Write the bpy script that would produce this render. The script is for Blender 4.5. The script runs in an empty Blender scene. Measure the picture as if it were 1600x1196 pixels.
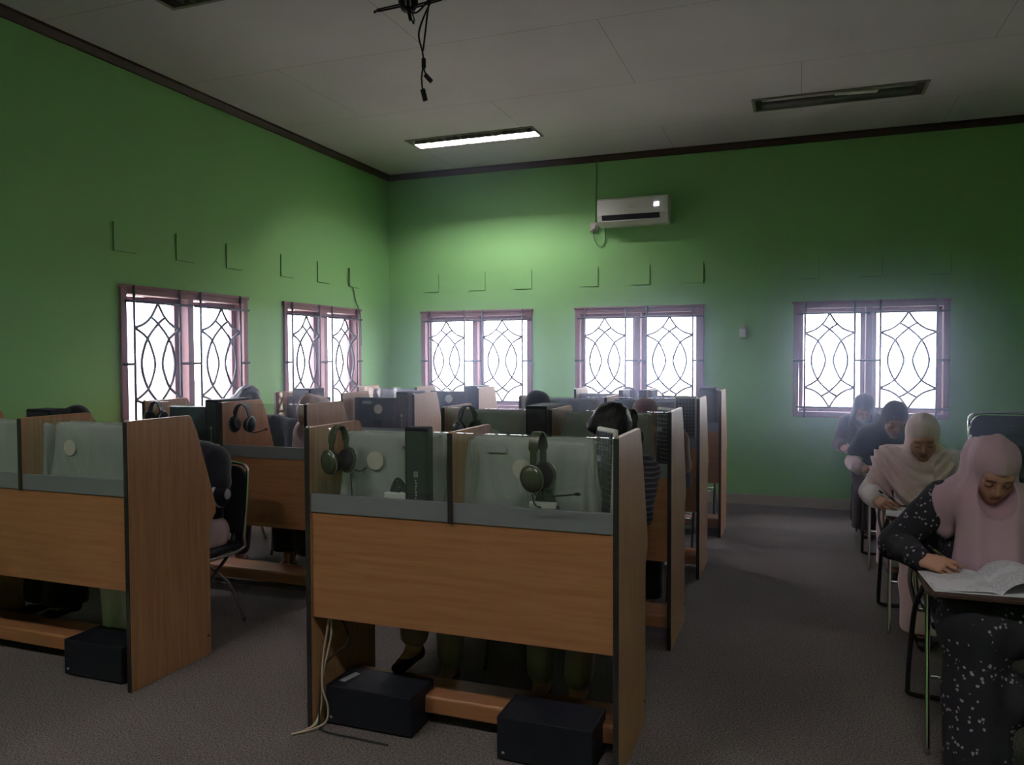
import bpy, bmesh, math, random
import numpy as np
from mathutils import Vector, Matrix, noise

random.seed(7)
C = bpy.context.scene.collection
R = math.radians
PI = math.pi

# ------------------------------------------------------------------ camera
cam_d = bpy.data.cameras.new('camera')
cam = bpy.data.objects.new('camera', cam_d)
C.objects.link(cam)
cam_d.sensor_fit = 'HORIZONTAL'
cam_d.sensor_width = 36.0
cam_d.lens = 27.32
cam_d.clip_start = 0.05
cam_d.clip_end = 200
Fv = Vector((-0.3463186, 0.93754107, -0.03286588))
Rv = Vector((0.93808097, 0.34639958, -0.00337905))
Uv = Vector((-0.00821673, 0.03200108, 0.99945406))
cam.matrix_world = Matrix(((Rv.x, Uv.x, -Fv.x, 0.0), (Rv.y, Uv.y, -Fv.y, 0.0), (Rv.z, Uv.z, -Fv.z, 1.4753), (0, 0, 0, 1)))
bpy.context.scene.camera = cam

# ------------------------------------------------------------------ world: bright overcast sky
scn = bpy.context.scene
world = bpy.data.worlds.new('overcast_sky')
scn.world = world
world.use_nodes = True
wn = world.node_tree.nodes['Background']
wn.inputs['Color'].default_value = (0.98, 0.97, 1.04, 1)
wn.inputs['Strength'].default_value = 11.5
scn.view_settings.view_transform = 'Standard'
scn.view_settings.look = 'None'
scn.view_settings.gamma = 1.0
scn.view_settings.exposure = 0.58
scn.view_settings.use_curve_mapping = False
cy = scn.cycles
cy.use_denoising = True
cy.max_bounces = 8
cy.diffuse_bounces = 5
cy.glossy_bounces = 3
cy.transmission_bounces = 6
cy.transparent_max_bounces = 16
cy.sample_clamp_indirect = 12.0
cy.caustics_reflective = False
cy.caustics_refractive = False

# ------------------------------------------------------------------ materials
def new_mat(name):
    m = bpy.data.materials.new(name)
    m.use_nodes = True
    return m, m.node_tree.nodes, m.node_tree.links, m.node_tree.nodes['Principled BSDF']

def srgb(r, g, b):
    f = lambda c: (c / 255 / 12.92) if c / 255 <= 0.04045 else ((c / 255 + 0.055) / 1.055) ** 2.4
    return (f(r), f(g), f(b), 1)

def plain(name, col, rough=0.6, metal=0.0, spec=0.5, bump=0.0, bscale=60, var=0.0, vscale=6, sheen=0.0):
    m, n, l, b = new_mat(name)
    b.inputs['Base Color'].default_value = col
    b.inputs['Roughness'].default_value = rough
    b.inputs['Metallic'].default_value = metal
    b.inputs['Specular IOR Level'].default_value = spec
    if sheen:
        b.inputs['Sheen Weight'].default_value = sheen
    tc = n.new('ShaderNodeTexCoord')
    if var:
        nz = n.new('ShaderNodeTexNoise'); nz.inputs['Scale'].default_value = vscale; nz.inputs['Detail'].default_value = 5
        l.new(tc.outputs['Object'], nz.inputs['Vector'])
        mx = n.new('ShaderNodeMix'); mx.data_type = 'RGBA'
        mx.inputs['A'].default_value = tuple(c * (1 - var) for c in col[:3]) + (1,)
        mx.inputs['B'].default_value = tuple(min(1, c * (1 + var)) for c in col[:3]) + (1,)
        l.new(nz.outputs['Fac'], mx.inputs['Factor']); l.new(mx.outputs['Result'], b.inputs['Base Color'])
    if bump:
        nz2 = n.new('ShaderNodeTexNoise'); nz2.inputs['Scale'].default_value = bscale; nz2.inputs['Detail'].default_value = 3
        l.new(tc.outputs['Object'], nz2.inputs['Vector'])
        bp = n.new('ShaderNodeBump'); bp.inputs['Strength'].default_value = bump; bp.inputs['Distance'].default_value = 0.01
        l.new(nz2.outputs['Fac'], bp.inputs['Height']); l.new(bp.outputs['Normal'], b.inputs['Normal'])
    return m

def wood(name, c1, c2, axis, rough=0.42):
    """laminate with a fine grain running along axis (0 x, 1 y, 2 z)"""
    m, n, l, b = new_mat(name)
    tc = n.new('ShaderNodeTexCoord'); mp = n.new('ShaderNodeMapping')
    sc = [26.0, 26.0, 26.0]; sc[axis] = 1.3
    mp.inputs['Scale'].default_value = sc
    l.new(tc.outputs['Object'], mp.inputs['Vector'])
    nz = n.new('ShaderNodeTexNoise'); nz.inputs['Scale'].default_value = 2.2; nz.inputs['Detail'].default_value = 7; nz.inputs['Roughness'].default_value = 0.62
    l.new(mp.outputs['Vector'], nz.inputs['Vector'])
    cr = n.new('ShaderNodeValToRGB')
    cr.color_ramp.elements[0].position = 0.32; cr.color_ramp.elements[0].color = c2
    cr.color_ramp.elements[1].position = 0.62; cr.color_ramp.elements[1].color = c1
    l.new(nz.outputs['Fac'], cr.inputs['Fac']); l.new(cr.outputs['Color'], b.inputs['Base Color'])
    b.inputs['Roughness'].default_value = rough
    b.inputs['Specular IOR Level'].default_value = 0.35
    return m

M = {}
M['wood_h'] = wood('beech_laminate_crosswise', srgb(160, 111, 77), srgb(144, 96, 63), 0)
M['wood_v'] = wood('beech_laminate_upright', srgb(184, 138, 100), srgb(164, 116, 80), 2)
M['edge'] = plain('black_edge_band', srgb(38, 34, 36), 0.35)
M['rail'] = plain('grey_rail_laminate', srgb(112, 114, 120), 0.5, var=0.05, vscale=9)
M['green'] = plain('green_wall_paint', srgb(138, 192, 124), 0.62, spec=0.3, var=0.035, vscale=1.4, bump=0.05, bscale=35)
M['green_line'] = plain('dark_green_gap', srgb(84, 118, 70), 0.9)
M['ceil'] = plain('ceiling_board_paint', srgb(208, 200, 210), 0.85, spec=0.2)
M['mould'] = plain('dark_red_brown_moulding', srgb(62, 36, 32), 0.6)
M['frame'] = plain('window_frame_wood', srgb(128, 88, 92), 0.55, var=0.08, vscale=20)
M['iron'] = plain('dark_iron', srgb(52, 48, 52), 0.55)
M['skirt'] = plain('skirting_tile', srgb(168, 158, 148), 0.4, var=0.04)
M['chrome'] = plain('chrome_tube', (0.75, 0.75, 0.78, 1), 0.16, metal=1.0)
M['blacktube'] = plain('black_painted_tube', srgb(34, 33, 36), 0.35)
M['vinyl'] = plain('black_vinyl', srgb(28, 30, 40), 0.5, bump=0.15, bscale=250)
M['black'] = plain('matt_black_plastic', srgb(22, 23, 32), 0.55, spec=0.25)
M['blackgloss'] = plain('dark_screen_back', srgb(30, 34, 46), 0.35)
M['slot'] = plain('dark_slot', srgb(14, 15, 18), 0.8)
M['phones'] = plain('olive_headphone_plastic', srgb(66, 72, 58), 0.25)
M['phones_blue'] = plain('slate_headphone_plastic', srgb(58, 62, 76), 0.35)
M['cushion'] = plain('ear_cushion', srgb(30, 31, 34), 0.8)
M['silver'] = plain('silver_trim', (0.6, 0.6, 0.62, 1), 0.3, metal=1.0)
M['white'] = plain('white_plastic', srgb(214, 214, 212), 0.4)
M['offwhite'] = plain('aged_white_plastic', srgb(178, 174, 166), 0.5)
M['sticker'] = plain('pale_round_sticker', srgb(196, 188, 180), 0.6)
M['cable_beige'] = plain('beige_cable', srgb(176, 158, 140), 0.6)
M['paper'] = plain('paper', srgb(226, 224, 232), 0.8)
M['skin'] = plain('skin', srgb(186, 138, 118), 0.55, spec=0.35, var=0.05, vscale=30)
M['lips'] = plain('lips', srgb(146, 84, 82), 0.5)
M['hair'] = plain('black_hair', srgb(22, 20, 24), 0.5, bump=0.5, bscale=140)
M['brow'] = plain('eyebrow_hair', srgb(84, 58, 50), 0.8)
M['label'] = plain('pale_label', srgb(150, 152, 158), 0.6)

def carpet():
    m, n, l, b = new_mat('worn_grey_carpet')
    tc = n.new('ShaderNodeTexCoord')
    a = n.new('ShaderNodeTexNoise'); a.inputs['Scale'].default_value = 140; a.inputs['Detail'].default_value = 3
    c = n.new('ShaderNodeTexNoise'); c.inputs['Scale'].default_value = 1.6; c.inputs['Detail'].default_value = 6
    l.new(tc.outputs['Object'], a.inputs['Vector']); l.new(tc.outputs['Object'], c.inputs['Vector'])
    r1 = n.new('ShaderNodeValToRGB'); r1.color_ramp.elements[0].color = srgb(62, 58, 59); r1.color_ramp.elements[1].color = srgb(140, 130, 128)
    r1.color_ramp.elements[0].position = 0.3; r1.color_ramp.elements[1].position = 0.72
    l.new(a.outputs['Fac'], r1.inputs['Fac'])
    r2 = n.new('ShaderNodeValToRGB'); r2.color_ramp.elements[0].color = (0.72, 0.72, 0.72, 1); r2.color_ramp.elements[1].color = (1.1, 1.1, 1.1, 1)
    l.new(c.outputs['Fac'], r2.inputs['Fac'])
    mx = n.new('ShaderNodeMix'); mx.data_type = 'RGBA'; mx.blend_type = 'MULTIPLY'; mx.inputs['Factor'].default_value = 1
    l.new(r1.outputs['Color'], mx.inputs['A']); l.new(r2.outputs['Color'], mx.inputs['B']); l.new(mx.outputs['Result'], b.inputs['Base Color'])
    b.inputs['Roughness'].default_value = 0.95; b.inputs['Specular IOR Level'].default_value = 0.1
    bp = n.new('ShaderNodeBump'); bp.inputs['Strength'].default_value = 0.5; bp.inputs['Distance'].default_value = 0.006
    l.new(a.outputs['Fac'], bp.inputs['Height']); l.new(bp.outputs['Normal'], b.inputs['Normal'])
    return m
M['carpet'] = carpet()

def glass(name, tint, refl, rough=0.0, dust=0.0):
    m, n, l, b = new_mat(name)
    n.remove(b)
    out = n['Material Output']
    t = n.new('ShaderNodeBsdfTransparent'); t.inputs['Color'].default_value = tint
    g = n.new('ShaderNodeBsdfGlossy'); g.inputs['Roughness'].default_value = rough; g.inputs['Color'].default_value = (1, 1, 1, 1)
    lw = n.new('ShaderNodeLayerWeight'); lw.inputs['Blend'].default_value = 0.5
    pw = n.new('ShaderNodeMath'); pw.operation = 'POWER'; pw.inputs[1].default_value = 5; l.new(lw.outputs['Facing'], pw.inputs[0])
    fr = n.new('ShaderNodeMath'); fr.operation = 'MULTIPLY_ADD'; fr.inputs[1].default_value = 0.8; fr.inputs[2].default_value = refl; l.new(pw.outputs[0], fr.inputs[0])
    mx = n.new('ShaderNodeMixShader')
    l.new(fr.outputs[0], mx.inputs['Fac']); l.new(t.outputs[0], mx.inputs[1]); l.new(g.outputs[0], mx.inputs[2])
    last = mx
    if dust:
        d = n.new('ShaderNodeBsdfDiffuse'); d.inputs['Color'].default_value = (0.7, 0.7, 0.72, 1)
        m2 = n.new('ShaderNodeMixShader'); m2.inputs['Fac'].default_value = dust
        l.new(mx.outputs[0], m2.inputs[1]); l.new(d.outputs[0], m2.inputs[2]); last = m2
    l.new(last.outputs[0], out.inputs['Surface'])
    return m
M['pane'] = glass('window_glass', (0.97, 0.98, 1, 1), 0.04)
M['screen'] = glass('carrel_glass', (0.96, 0.975, 0.97, 1), 0.035, dust=0.025)

def emit(name, col, s):
    m, n, l, b = new_mat(name)
    b.inputs['Base Color'].default_value = (0.8, 0.8, 0.8, 1)
    b.inputs['Emission Color'].default_value = col
    b.inputs['Emission Strength'].default_value = s
    return m
M['tube_lit'] = emit('lit_fluorescent_tube', (1.0, 0.93, 1.0, 1), 345.0)
M['tube_fill'] = emit('added_fill_tube', (1.0, 0.94, 0.90, 1), 135.0)  # tubes of the unseen lamps added as front fill
M['digits'] = emit('lit_digits', (0.85, 0.9, 1, 1), 3.0)
M['tube_off'] = plain('dead_fluorescent_tube', srgb(190, 188, 190), 0.3)
M['reflector'] = plain('lamp_reflector', (0.55, 0.55, 0.55, 1), 0.25, metal=1.0)
M['lampwhite'] = plain('white_lamp_interior', (0.82, 0.82, 0.82, 1), 0.6)
M['fin'] = plain('grey_lamp_fin', (0.16, 0.16, 0.16, 1), 0.6)
M['lampframe'] = plain('lamp_frame_paint', srgb(120, 112, 104), 0.5)

def cloth(name, col, fold=0.35, scale=9, sheen=0.2, rough=0.9):
    m, n, l, b = new_mat(name)
    b.inputs['Base Color'].default_value = col
    b.inputs['Roughness'].default_value = rough
    b.inputs['Specular IOR Level'].default_value = 0.15
    b.inputs['Sheen Weight'].default_value = sheen
    tc = n.new('ShaderNodeTexCoord'); mp = n.new('ShaderNodeMapping'); mp.inputs['Scale'].default_value = (1, 1, 0.35)
    l.new(tc.outputs['Object'], mp.inputs['Vector'])
    nz = n.new('ShaderNodeTexNoise'); nz.inputs['Scale'].default_value = scale; nz.inputs['Detail'].default_value = 3; nz.inputs['Distortion'].default_value = 0.8
    l.new(mp.outputs['Vector'], nz.inputs['Vector'])
    bp = n.new('ShaderNodeBump'); bp.inputs['Strength'].default_value = fold; bp.inputs['Distance'].default_value = 0.04
    l.new(nz.outputs['Fac'], bp.inputs['Height']); l.new(bp.outputs['Normal'], b.inputs['Normal'])
    return m
M['cover'] = cloth('grey_dust_cover_fabric', srgb(152, 156, 154), 0.9, 6)
M['cover_blue'] = cloth('blue_grey_dust_cover_fabric', srgb(140, 146, 160), 0.5, 8)
M['mauve'] = cloth('mauve_scarf', srgb(188, 155, 171), 0.3, 7)
M['beige'] = cloth('beige_scarf', srgb(238, 208, 212), 0.35, 8)
M['blackcloth'] = cloth('black_cloth', srgb(30, 31, 40), 0.3, 8)
M['browncloth'] = cloth('dark_brown_cloth', srgb(70, 52, 52), 0.3, 8)
M['whitecloth'] = cloth('white_blouse_cloth', srgb(226, 214, 222), 0.35, 9)
M['palepink'] = cloth('pale_pink_cloth', srgb(204, 180, 188), 0.3, 8)
M['darkcloth'] = cloth('charcoal_cloth', srgb(50, 48, 60), 0.3, 9)
M['olivecloth'] = cloth('olive_trouser_cloth', srgb(150, 126, 124), 0.3, 9)
M['brownscarf'] = cloth('red_brown_scarf', srgb(122, 86, 82), 0.3, 9)
M['mask'] = cloth('white_face_mask', srgb(214, 216, 224), 0.2, 20)
M['shoe'] = plain('black_shoe', srgb(22, 20, 22), 0.45)

def floral():
    m, n, l, b = new_mat('black_floral_print')
    tc = n.new('ShaderNodeTexCoord')
    v = n.new('ShaderNodeTexVoronoi'); v.inputs['Scale'].default_value = 54; v.feature = 'F1'
    nz = n.new('ShaderNodeTexNoise'); nz.inputs['Scale'].default_value = 75
    mxv = n.new('ShaderNodeMix'); mxv.data_type = 'RGBA'; mxv.inputs['Factor'].default_value = 0.008
    l.new(tc.outputs['Object'], mxv.inputs['A']); l.new(nz.outputs['Color'], mxv.inputs['B'])
    l.new(mxv.outputs['Result'], v.inputs['Vector'])
    cr = n.new('ShaderNodeValToRGB')
    cr.color_ramp.elements[0].position = 0.24; cr.color_ramp.elements[0].color = (1, 1, 1, 1)
    cr.color_ramp.elements[1].position = 0.31; cr.color_ramp.elements[1].color = (0, 0, 0, 1)
    l.new(v.outputs['Distance'], cr.inputs['Fac'])
    sp = n.new('ShaderNodeSeparateColor'); l.new(v.outputs['Color'], sp.inputs[0])
    gt = n.new('ShaderNodeMath'); gt.operation = 'GREATER_THAN'; gt.inputs[1].default_value = 0.3
    l.new(sp.outputs[0], gt.inputs[0])
    mu = n.new('ShaderNodeMath'); mu.operation = 'MULTIPLY'; l.new(gt.outputs[0], mu.inputs[0]); l.new(cr.outputs['Color'], mu.inputs[1])
    mx = n.new('ShaderNodeMix'); mx.data_type = 'RGBA'
    mx.inputs['A'].default_value = srgb(26, 24, 34); mx.inputs['B'].default_value = srgb(190, 180, 196)
    vo = n.new('ShaderNodeTexNoise'); vo.inputs['Scale'].default_value = 9; l.new(tc.outputs['Object'], vo.inputs['Vector'])
    g3 = n.new('ShaderNodeMath'); g3.operation = 'GREATER_THAN'; g3.inputs[1].default_value = 0.47; l.new(vo.outputs['Fac'], g3.inputs[0])
    m3 = n.new('ShaderNodeMath'); m3.operation = 'MULTIPLY'; l.new(mu.outputs[0], m3.inputs[0]); l.new(g3.outputs[0], m3.inputs[1])
    m4 = n.new('ShaderNodeMath'); m4.operation = 'MULTIPLY'; m4.inputs[1].default_value = 0.6; l.new(m3.outputs[0], m4.inputs[0])
    l.new(m4.outputs[0], mx.inputs['Factor']); l.new(mx.outputs['Result'], b.inputs['Base Color'])
    b.inputs['Roughness'].default_value = 0.85
    return m
M['floral'] = floral()

def striped(name, c1, c2, scale, axis=2, duty=0.5):
    m, n, l, b = new_mat(name)
    tc = n.new('ShaderNodeTexCoord'); w = n.new('ShaderNodeTexWave')
    w.bands_direction = 'XYZ'[axis]; w.inputs['Scale'].default_value = scale; w.inputs['Distortion'].default_value = 1.5; w.inputs['Detail'].default_value = 1
    l.new(tc.outputs['Object'], w.inputs['Vector'])
    cr = n.new('ShaderNodeValToRGB'); cr.color_ramp.elements[0].position = duty; cr.color_ramp.elements[0].color = c1
    cr.color_ramp.elements[1].position = duty + 0.08; cr.color_ramp.elements[1].color = c2
    l.new(w.outputs['Fac'], cr.inputs['Fac']); l.new(cr.outputs['Color'], b.inputs['Base Color'])
    b.inputs['Roughness'].default_value = 0.9
    return m
M['stripes'] = striped('black_white_stripes', srgb(26, 26, 36), srgb(176, 172, 180), 8, 0, 0.82)
M['stripes_dark'] = striped('dark_shirt_stripes', srgb(34, 32, 42), srgb(78, 72, 84), 14, 2, 0.7)

def printed():
    m, n, l, b = new_mat('printed_page')
    tc = n.new('ShaderNodeTexCoord')
    sp = n.new('ShaderNodeSeparateXYZ'); l.new(tc.outputs['Object'], sp.inputs[0])
    fr = n.new('ShaderNodeMath'); fr.operation = 'MULTIPLY'; fr.inputs[1].default_value = 105; l.new(sp.outputs['Y'], fr.inputs[0])
    f2 = n.new('ShaderNodeMath'); f2.operation = 'FRACT'; l.new(fr.outputs[0], f2.inputs[0])
    g = n.new('ShaderNodeMath'); g.operation = 'GREATER_THAN'; g.inputs[1].default_value = 0.5; l.new(f2.outputs[0], g.inputs[0])
    nz = n.new('ShaderNodeTexNoise'); nz.inputs['Scale'].default_value = 160; l.new(tc.outputs['Object'], nz.inputs['Vector'])
    g2 = n.new('ShaderNodeMath'); g2.operation = 'GREATER_THAN'; g2.inputs[1].default_value = 0.47; l.new(nz.outputs['Fac'], g2.inputs[0])
    mu = n.new('ShaderNodeMath'); mu.operation = 'MULTIPLY'; l.new(g.outputs[0], mu.inputs[0]); l.new(g2.outputs[0], mu.inputs[1])
    mx = n.new('ShaderNodeMix'); mx.data_type = 'RGBA'; mx.inputs['A'].default_value = srgb(222, 220, 232); mx.inputs['B'].default_value = srgb(120, 118, 134)
    vo = n.new('ShaderNodeTexNoise'); vo.inputs['Scale'].default_value = 9; l.new(tc.outputs['Object'], vo.inputs['Vector'])
    g3 = n.new('ShaderNodeMath'); g3.operation = 'GREATER_THAN'; g3.inputs[1].default_value = 0.47; l.new(vo.outputs['Fac'], g3.inputs[0])
    m3 = n.new('ShaderNodeMath'); m3.operation = 'MULTIPLY'; l.new(mu.outputs[0], m3.inputs[0]); l.new(g3.outputs[0], m3.inputs[1])
    m4 = n.new('ShaderNodeMath'); m4.operation = 'MULTIPLY'; m4.inputs[1].default_value = 0.6; l.new(m3.outputs[0], m4.inputs[0])
    l.new(m4.outputs[0], mx.inputs['Factor']); l.new(mx.outputs['Result'], b.inputs['Base Color'])
    b.inputs['Roughness'].default_value = 0.8
    return m
M['printed'] = printed()

def ceiling_mat():
    m = M['ceil']; n = m.node_tree.nodes; l = m.node_tree.links; b = n['Principled BSDF']
    tc = n.new('ShaderNodeTexCoord')
    br = n.new('ShaderNodeTexBrick'); br.offset = 0.5
    br.inputs['Color1'].default_value = (1, 1, 1, 1); br.inputs['Color2'].default_value = (0.985, 0.985, 0.98, 1); br.inputs['Mortar'].default_value = (0.55, 0.53, 0.52, 1)
    br.inputs['Scale'].default_value = 1.0; br.inputs['Mortar Size'].default_value = 0.004; br.inputs['Mortar Smooth'].default_value = 0.6
    br.inputs['Brick Width'].default_value = 2.4; br.inputs['Row Height'].default_value = 1.2
    l.new(tc.outputs['Object'], br.inputs['Vector'])
    nz = n.new('ShaderNodeTexNoise'); nz.inputs['Scale'].default_value = 1.3; nz.inputs['Detail'].default_value = 6
    l.new(tc.outputs['Object'], nz.inputs['Vector'])
    cr = n.new('ShaderNodeValToRGB'); cr.color_ramp.elements[0].color = srgb(200, 192, 202); cr.color_ramp.elements[1].color = srgb(218, 210, 220)
    cr.color_ramp.elements[0].position = 0.35
    l.new(nz.outputs['Fac'], cr.inputs['Fac'])
    mx = n.new('ShaderNodeMix'); mx.data_type = 'RGBA'; mx.blend_type = 'MULTIPLY'; mx.inputs['Factor'].default_value = 1
    l.new(br.outputs['Color'], mx.inputs['A']); l.new(cr.outputs['Color'], mx.inputs['B']); l.new(mx.outputs['Result'], b.inputs['Base Color'])
ceiling_mat()

# ------------------------------------------------------------------ mesh helpers
class MB:
    def __init__(s, X=None):
        s.v = []; s.f = []; s.X = X
    def add(s, vs, fs):
        b = len(s.v)
        for v in vs:
            v = Vector(v)
            if s.X is not None: v = s.X @ v
            s.v.append(tuple(v))
        s.f += [tuple(b + i for i in f) for f in fs]
        return s
    def box(s, x0, x1, y0, y1, z0, z1):
        return s.add([(x0, y0, z0), (x1, y0, z0), (x1, y1, z0), (x0, y1, z0), (x0, y0, z1), (x1, y0, z1), (x1, y1, z1), (x0, y1, z1)],
                     [(3, 2, 1, 0), (4, 5, 6, 7), (0, 1, 5, 4), (1, 2, 6, 5), (2, 3, 7, 6), (3, 0, 4, 7)])
    def prism(s, poly, axis, a0, a1):
        """poly of 2D points extruded along axis; 2D order is the other two axes"""
        def P(p, a):
            if axis == 0: return (a, p[0], p[1])
            if axis == 1: return (p[0], a, p[1])
            return (p[0], p[1], a)
        n = len(poly)
        return s.add([P(p, a0) for p in poly] + [P(p, a1) for p in poly],
                     [tuple(range(n))[::-1], tuple(range(n, 2 * n))] + [(i, (i + 1) % n, n + (i + 1) % n, n + i) for i in range(n)])
    def tube(s, pts, r, n=8, closed=False):
        pts = [Vector(p) for p in pts]
        m = len(pts); rs = r if isinstance(r, (list, tuple)) else [r] * m
        T = []
        for i in range(m):
            a = pts[(i - 1) % m] if (closed or i) else pts[0]
            b = pts[(i + 1) % m] if (closed or i < m - 1) else pts[-1]
            t = (b - a); T.append(t.normalized() if t.length > 1e-9 else Vector((0, 0, 1)))
        nrm = T[0].orthogonal().normalized(); vs = []
        for i in range(m):
            nrm = (nrm - T[i] * nrm.dot(T[i]))
            nrm = nrm.normalized() if nrm.length > 1e-6 else T[i].orthogonal().normalized()
            bn = T[i].cross(nrm)
            for k in range(n):
                a = 2 * PI * k / n
                vs.append(pts[i] + (nrm * math.cos(a) + bn * math.sin(a)) * rs[i])
        fs = []
        for i in range(m if closed else m - 1):
            j = (i + 1) % m
            for k in range(n):
                fs.append((i * n + k, i * n + (k + 1) % n, j * n + (k + 1) % n, j * n + k))
        if not closed:
            fs.append(tuple(range(n))[::-1]); fs.append(tuple((m - 1) * n + k for k in range(n)))
        return s.add(vs, fs)
    def lathe(s, prof, cx=0, cy_=0, n=24, ax='z', c=(0, 0, 0)):
        vs = []
        for (r, h) in prof:
            for k in range(n):
                a = 2 * PI * k / n
                p = (r * math.cos(a), r * math.sin(a), h)
                if ax == 'y': p = (p[0], p[2], p[1])
                if ax == 'x': p = (p[2], p[0], p[1])
                vs.append((p[0] + c[0], p[1] + c[1], p[2] + c[2]))
        m = len(prof); fs = []
        for i in range(m - 1):
            for k in range(n):
                fs.append((i * n + k, i * n + (k + 1) % n, (i + 1) * n + (k + 1) % n, (i + 1) * n + k))
        fs.append(tuple(range(n))[::-1]); fs.append(tuple((m - 1) * n + k for k in range(n)))
        return s.add(vs, fs)
    def ell(s, c, r, n=16, m=10):
        vs = []; fs = []
        for i in range(m + 1):
            th = PI * i / m
            for k in range(n):
                a = 2 * PI * k / n
                vs.append((c[0] + r[0] * math.sin(th) * math.cos(a), c[1] + r[1] * math.sin(th) * math.sin(a), c[2] + r[2] * math.cos(th)))
        for i in range(m):
            for k in range(n):
                fs.append((i * n + k, i * n + (k + 1) % n, (i + 1) * n + (k + 1) % n, (i + 1) * n + k))
        return s.add(vs, fs)
    def build(s, name, mat, parent=None, bevel=0, smooth=False, origin=None, seg=2):
        me = bpy.data.meshes.new(name)
        o3 = Vector(origin) if origin else Vector((0, 0, 0))
        me.from_pydata([tuple(Vector(v) - o3) for v in s.v], [], s.f)
        bm = bmesh.new(); bm.from_mesh(me)
        bmesh.ops.remove_doubles(bm, verts=bm.verts, dist=1e-6)
        bmesh.ops.recalc_face_normals(bm, faces=bm.faces); bm.to_mesh(me); bm.free()
        me.materials.append(mat)
        if smooth:
            me.shade_smooth()
        o = bpy.data.objects.new(name, me); C.objects.link(o)
        o.location = o3
        if parent is not None:
            o.parent = parent
        if bevel:
            bv = o.modifiers.new('bevel', 'BEVEL'); bv.width = bevel; bv.segments = seg; bv.limit_method = 'ANGLE'
        return o

def spline(pts, per=8, closed=False):
    P = [Vector(p) for p in pts]; out = []; n = len(P)
    for i in range(n if closed else n - 1):
        p0 = P[(i - 1) % n] if (closed or i) else P[0]; p1 = P[i]; p2 = P[(i + 1) % n]; p3 = P[(i + 2) % n] if (closed or i + 2 < n) else P[-1]
        for k in range(per):
            t = k / per
            out.append(0.5 * ((2 * p1) + (p2 - p0) * t + (2 * p0 - 5 * p1 + 4 * p2 - p3) * t * t + (3 * p1 - p0 - 3 * p2 + p3) * t ** 3))
    if not closed: out.append(P[-1])
    return out

def tag(o, label=None, cat=None, group=None, kind=None):
    if label: o['label'] = label
    if cat: o['category'] = cat
    if group: o['group'] = group
    if kind: o['kind'] = kind
    return o

def thing(name, label, cat, loc=(0, 0, 0), rz=0, group=None, kind=None):
    o = bpy.data.objects.new(name, None); C.objects.link(o)
    o.location = loc; o.rotation_euler = (0, 0, rz); o.empty_display_size = 0.1
    return tag(o, label, cat, group, kind)

# ------------------------------------------------------------------ the room
YB, XL, XR, YR, ZC = 8.04, -4.495, 2.75, -2.3, 3.58
TH = 0.16
WZ0, WZ1, WW = 0.888, 1.988, 1.342
BW = [-4.073, -2.244, -0.054]         # windows of the back wall
LW = [4.187, 6.041]                   # windows of the wall at the side
REAR = []

def wall(name, u0, u1, z0, z1, holes, place, mat):
    mb = MB(); us = sorted({u0, u1} | {h for a, b in holes for h in (a, b)})
    for a, b in zip(us[:-1], us[1:]):
        if any(abs(a - h[0]) < 1e-6 for h in holes):
            place(mb, a, b, z0, WZ0); place(mb, a, b, WZ1, z1)
        else:
            place(mb, a, b, z0, z1)
    o = mb.build(name, mat); return tag(o, kind='structure')
wall('wall_back', XL - TH, XR + TH, -0.1, ZC + 0.1, [(w, w + WW) for w in BW], lambda mb, a, b, z0, z1: mb.box(a, b, YB, YB + TH, z0, z1), M['green'])
wall('wall_left', YR - TH, YB, -0.1, ZC + 0.1, [(w, w + WW) for w in LW] , lambda mb, a, b, z0, z1: mb.box(XL - TH, XL, a, b, z0, z1), M['green'])
wall('wall_right', YR - TH, YB, -0.1, ZC + 0.1, [], lambda mb, a, b, z0, z1: mb.box(XR, XR + TH, a, b, z0, z1), M['green'])
wall('wall_rear', XL, XR, -0.1, ZC + 0.1, [(w, w + WW) for w in REAR], lambda mb, a, b, z0, z1: mb.box(a, b, YR - TH, YR, z0, z1), M['green'])
tag(MB().box(XL - TH, XR + TH, YR - TH, YB + TH, -0.12, 0).build('floor', M['carpet']), kind='structure')

M['outside'] = plain('pale_outdoor_ground', srgb(176, 168, 158), 0.9, var=0.2, vscale=2)
gm = MB(); gm.box(-45, XL - TH - 0.05, -40, 50, -0.5, -0.4); gm.box(XR + TH + 0.05, 45, -40, 50, -0.5, -0.4); gm.box(XL - TH - 0.05, XR + TH + 0.05, YB + TH + 0.05, 50, -0.5, -0.4); gm.box(XL - TH - 0.05, XR + TH + 0.05, -40, YR - TH - 0.05, -0.5, -0.4)
tag(gm.build('ground', M['outside']), kind='structure')

LAMPS = [(-3.59, 6.80, True), (-0.365, 6.75, False), (-3.54, 3.44, False), (-0.365, 0.10, 2), (-3.54, 0.10, 2)]  # last two are unseen, added to light the desk fronts
def ceiling():
    mb = MB(); xs = sorted({XL - TH, XR + TH} | {v for x, y, f in LAMPS for v in (x, x + 1.27)}); ys = sorted({YR - TH, YB + TH} | {v for x, y, f in LAMPS for v in (y, y + 0.3)})
    for x0, x1 in zip(xs[:-1], xs[1:]):
        for y0, y1 in zip(ys[:-1], ys[1:]):
            cx, cy2 = (x0 + x1) / 2, (y0 + y1) / 2
            if any(x < cx < x + 1.27 and y < cy2 < y + 0.3 for x, y, f in LAMPS): continue
            mb.box(x0, x1, y0, y1, ZC, ZC + 0.12)
    tag(mb.build('ceiling', M['ceil']), kind='structure')
    tag(MB().box(XL - TH, XR + TH, YR - TH, YB + TH, ZC + 0.2, ZC + 0.24).build('ceiling_deck', M['mould']), kind='structure')
ceiling()
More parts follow.
